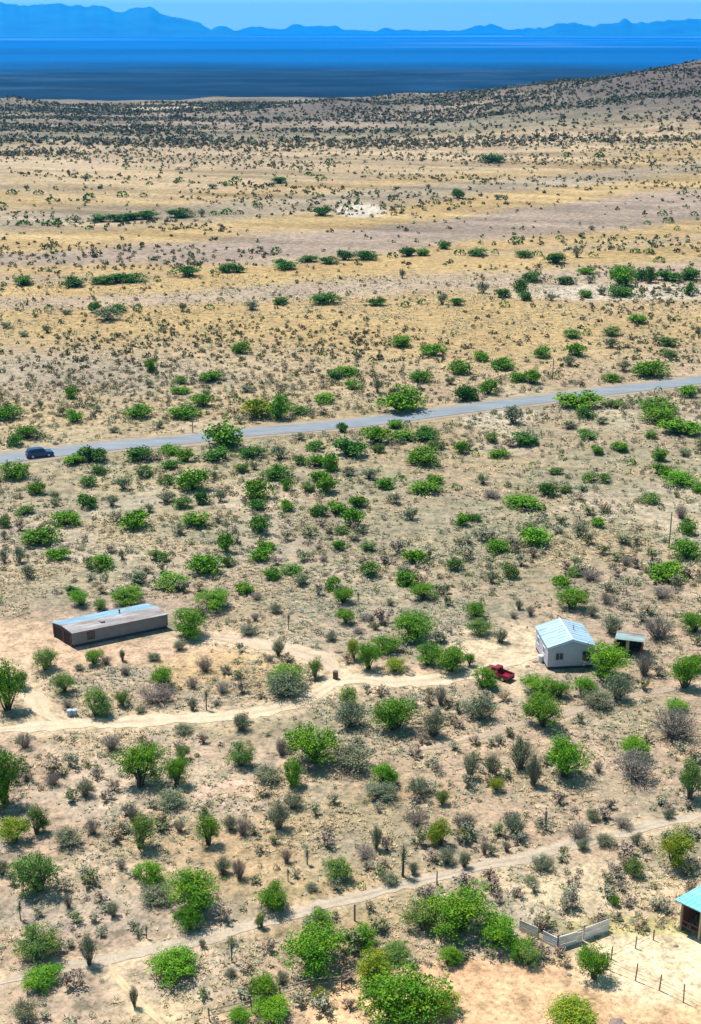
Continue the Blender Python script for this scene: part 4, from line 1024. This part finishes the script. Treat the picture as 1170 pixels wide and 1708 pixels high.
g = side_glass([(-0.25,1.08),(0.75,1.08),(0.45,1.5),(-0.25,1.5)], 0.72, 0.61, 1.0, 1.62)+[[(0.98,-0.6,1.05),(0.98,0.6,1.05),(0.62,0.54,1.5),(0.62,-0.54,1.5)], [(-0.42,-0.6,1.1),(-0.42,0.6,1.1),(-0.38,0.54,1.5),(-0.38,-0.54,1.5)]]
t = vehicle('pickup_truck', (pr_.x, pr_.y, pr_.z+0.02), math.radians(180-42), 'dark red pickup truck parked on the pale dirt left of the cabin', 'pickup truck', 4.4, 1.7,
    [(-2.2,0.4),(2.15,0.4),(2.18,0.75),(2.0,0.95),(1.05,1.04),(-0.42,1.04),(-0.42,0.62),(-2.2,0.62)],
    [(-0.40,1.0),(1.02,1.0),(0.52,1.58),(0.3,1.62),(-0.25,1.62),(-0.38,1.55)], M['red_paint'], g, [(1.3,-0.75),(1.3,0.75),(-1.35,-0.75),(-1.35,0.75)])
bm = BM(); bx(bm, -2.2, -0.45, -0.85, -0.78, 0.625, 1.0); bx(bm, -2.2, -0.45, 0.78, 0.85, 0.625, 1.0); bx(bm, -2.2, -2.13, -0.777, 0.777, 0.625, 1.0); mesh_bm('bed', bm, M['red_paint'], t)
t.scale = (0.84, 0.84, 0.84)

# ---- fences, posts, odd things
def post_mesh(r0=0.07, h=1.4, seed=0):
    r = random.Random(seed); bm = BM(); cyl(bm, (0, 0, h/2-0.15), 'z', r0, h+0.3, 8, r0*0.8)
    for v in bm.verts: v.co.x += r.uniform(-.01, .01)+0.03*(v.co.z/h)*r.uniform(-1, 1); v.co.y += r.uniform(-.01, .01)
    return bm
def fence(pts, label, h=1.25, spacing=2.6, wires=(0.45, 0.8, 1.12), rail=False, r0=0.06):
    P = [at(*p) for p in pts]; r = empty('wire_fence' if not rail else 'rail_fence', P[0]); tag(r, label, 'fence')
    sp = []
    for a, b in zip(P[:-1], P[1:]):
        n = max(1, round((b-a).length/spacing))
        for k in range(n): q = a.lerp(b, k/n); sp.append(Vector((q.x, q.y, float(terrain(q.x, q.y)))))
    sp.append(P[-1]); rr = random.Random(len(sp)*7)
    for i, q in enumerate(sp):
        bm = post_mesh(r0, h*rr.uniform(0.92, 1.2), i); o = mesh_bm('post', bm, M['wood'], r); o.location = q-P[0]; o.rotation_euler = (rr.uniform(-.05, .05), rr.uniform(-.05, .05), 0)
    for z in wires:
        pts_ = [tuple(q-P[0]+Vector((0, 0, z+rr.uniform(-.02, .02)))) for q in sp]
        v, f = tube(pts_, [0.045 if rail else 0.012]*len(pts_), 5)
        link(bpy.data.objects.new('rail' if rail else 'wire', np_mesh('wire', v, f, M['wood' if rail else 'steel'])), r)
fence([(350,1704),(420,1688),(468,1668),(520,1652),(570,1648),(640,1612)], 'post and rail fence of thin weathered wood left of the pink dirt lot, bottom centre', 1.4, 2.3, (0.6, 1.1), True)
fence([(1012,1616),(1060,1636),(1100,1652),(1140,1672),(1172,1688)], 'old wire fence with upright grey posts between the two bare dirt yards at lower right', 1.45, 2.0, (0.4, 0.75, 1.1))
fence([(1090,1568),(1060,1582),(1020,1600)], 'short wire fence running left from the turquoise roofed barn', 1.1, 2.2, (0.4, 0.8))
def board_panel(a, b, h, label, seed):
    p, L, rz = frame_dirs(a, b); r = empty('board_wall', (p.x, p.y, p.z), rz); tag(r, label, 'wall', 'bleached board walls of the old corral')
    rr = random.Random(seed); bm = BM(); x = 0
    while x < L-0.05:
        w = min(rr.uniform(1.6, 2.3), L-x); z = 0.02
        while z < h-0.08:
            t_ = rr.uniform(0.15, 0.2); bx(bm, x, x+w-0.02, rr.uniform(-.02, .02), 0.05+rr.uniform(-.01, .01), z+rr.uniform(-.015, .01), z+t_); z += t_+rr.uniform(0.015, 0.06)
        x += w
    mesh_bm('boards', bm, M['board'], r)
    n = max(1, int(L/2))
    for k in range(n+1):
        bm = BM(); x = min(L-0.1, k*L/n); bx(bm, x, x+0.1, 0.09, 0.19, -0.25, h*1.08); mesh_bm('post', bm, M['wood'], r)
    bm = BM(); bx(bm, 0, L, 0.066, 0.088, h*0.7, h*0.7+0.1); bx(bm, 0, L, 0.066, 0.088, h*0.25, h*0.25+0.1); mesh_bm('rail', bm, M['wood'], r)
board_panel((866, 1552), (897, 1566), 1.15, 'short bleached board wall next to the green thicket, left of the gap', 1)
board_panel((905, 1570), (929, 1583), 1.15, 'shortest bleached board wall in the middle, right of the gap', 2)
board_panel((932, 1583), (972, 1571), 1.25, 'bleached board wall running back right from the corner', 3)
board_panel((975, 1569), (1016, 1553), 1.3, 'farther end of the bleached board wall nearest the turquoise barn', 4)

def pole(px, py, h, r0, label, name='wooden_pole', cat='pole'):
    p = at(px, py); bm = BM(); cyl(bm, (0, 0, h/2-0.2), 'z', r0, h+0.4, 8, r0*0.75)
    o = mesh_bm(name, bm, M['wood']); o.location = p; tag(o, label, cat)
pole(910, 1384, 2.1, 0.16, 'stout grey wooden post standing alone on gravel above the foreground track', 'wooden_post', 'post')
pole(1116, 914, 5.6, 0.11, 'tall thin dark pole on the slope behind the cabin, near the right edge')
pole(922, 632, 4.6, 0.12, 'thin pole standing behind the paved road at right')
pole(322, 722, 3.0, 0.10, 'short pole standing behind the paved road at left')
pole(592, 1536, 1.7, 0.10, 'dark leaning post beside the foreground track, centre', 'wooden_post', 'post')
pole(729, 1476, 1.5, 0.07, 'thin post beside the foreground track right of centre', 'wooden_post', 'post')
def drum(px, py, r0, h, mat, name, label, cat):
    p = at(px, py); r = empty(name, p); tag(r, label, cat)
    bm = BM(); cyl(bm, (0, 0, h/2), 'z', r0, h, 20)
    for z in (0.05, 0.37, 0.66, 0.97): cyl(bm, (0, 0, z*h), 'z', r0*1.04, 0.035, 20)
    mesh_bm('barrel_body', bm, mat, r)
    bm = BM(); cyl(bm, (0, 0, h+0.006), 'z', r0*0.9, 0.01, 20); cyl(bm, (r0*0.5, 0, h+0.025), 'z', 0.05, 0.03, 10); mesh_bm('lid', bm, mat, r)
drum(560, 1132, 0.31, 0.95, M['rust'], 'oil_drum', 'dark rusty drum standing on the pale track junction', 'drum')
drum(902, 1104, 0.34, 0.9, M['white_tank'], 'water_barrel', 'small white barrel at the left front corner of the cabin', 'barrel')
drum(117, 1194, 0.3, 0.75, M['pale_blue'], 'water_barrel', 'left one of two pale blue barrels above the main track', 'barrel')
drum(125, 1193, 0.3, 0.7, M['pale_blue'], 'water_barrel', 'right one of two pale blue barrels above the main track', 'barrel')
def rock(px, py, s, label, seed):
    r = np.random.default_rng(seed); bm = BM(); bmesh.ops.create_icosphere(bm, subdivisions=3, radius=1.0)
    for v in bm.verts:
        c = v.co; n = float(fbm([c.x*1.6+seed], [c.y*1.6+c.z*1.3], seed, 3)[0]); v.co *= 0.7+0.6*n; v.co.z *= 0.6
    o = mesh_bm('rock', bm, M['stone']); o.scale = (s, s*0.8, s*0.8); o.location = at(px, py); tag(o, label, 'rock', 'loose rocks lying by the buildings')
rock(565, 1088, 0.55, 'dark rock on the upper track above the rusty drum', 1)
rock(893, 1104, 0.4, 'brown rock left of the white barrel by the cabin', 2)
rock(880, 1112, 0.35, 'brown rock between the pickup and the cabin', 3)
rock(685, 1126, 0.55, 'dark rock under the mesquites by the main track', 4)
rock(950, 1626, 0.22, 'small dark stone on the pink dirt lot', 5)
rock(1128, 1578, 0.24, 'small stone on the pale yard in front of the barn', 6)
rock(1030, 1708, 0.7, 'dark rock at the bottom edge of the pink dirt lot', 7)
rock(672, 1662, 0.3, 'flat dark stone under the large foreground mesquite', 8)
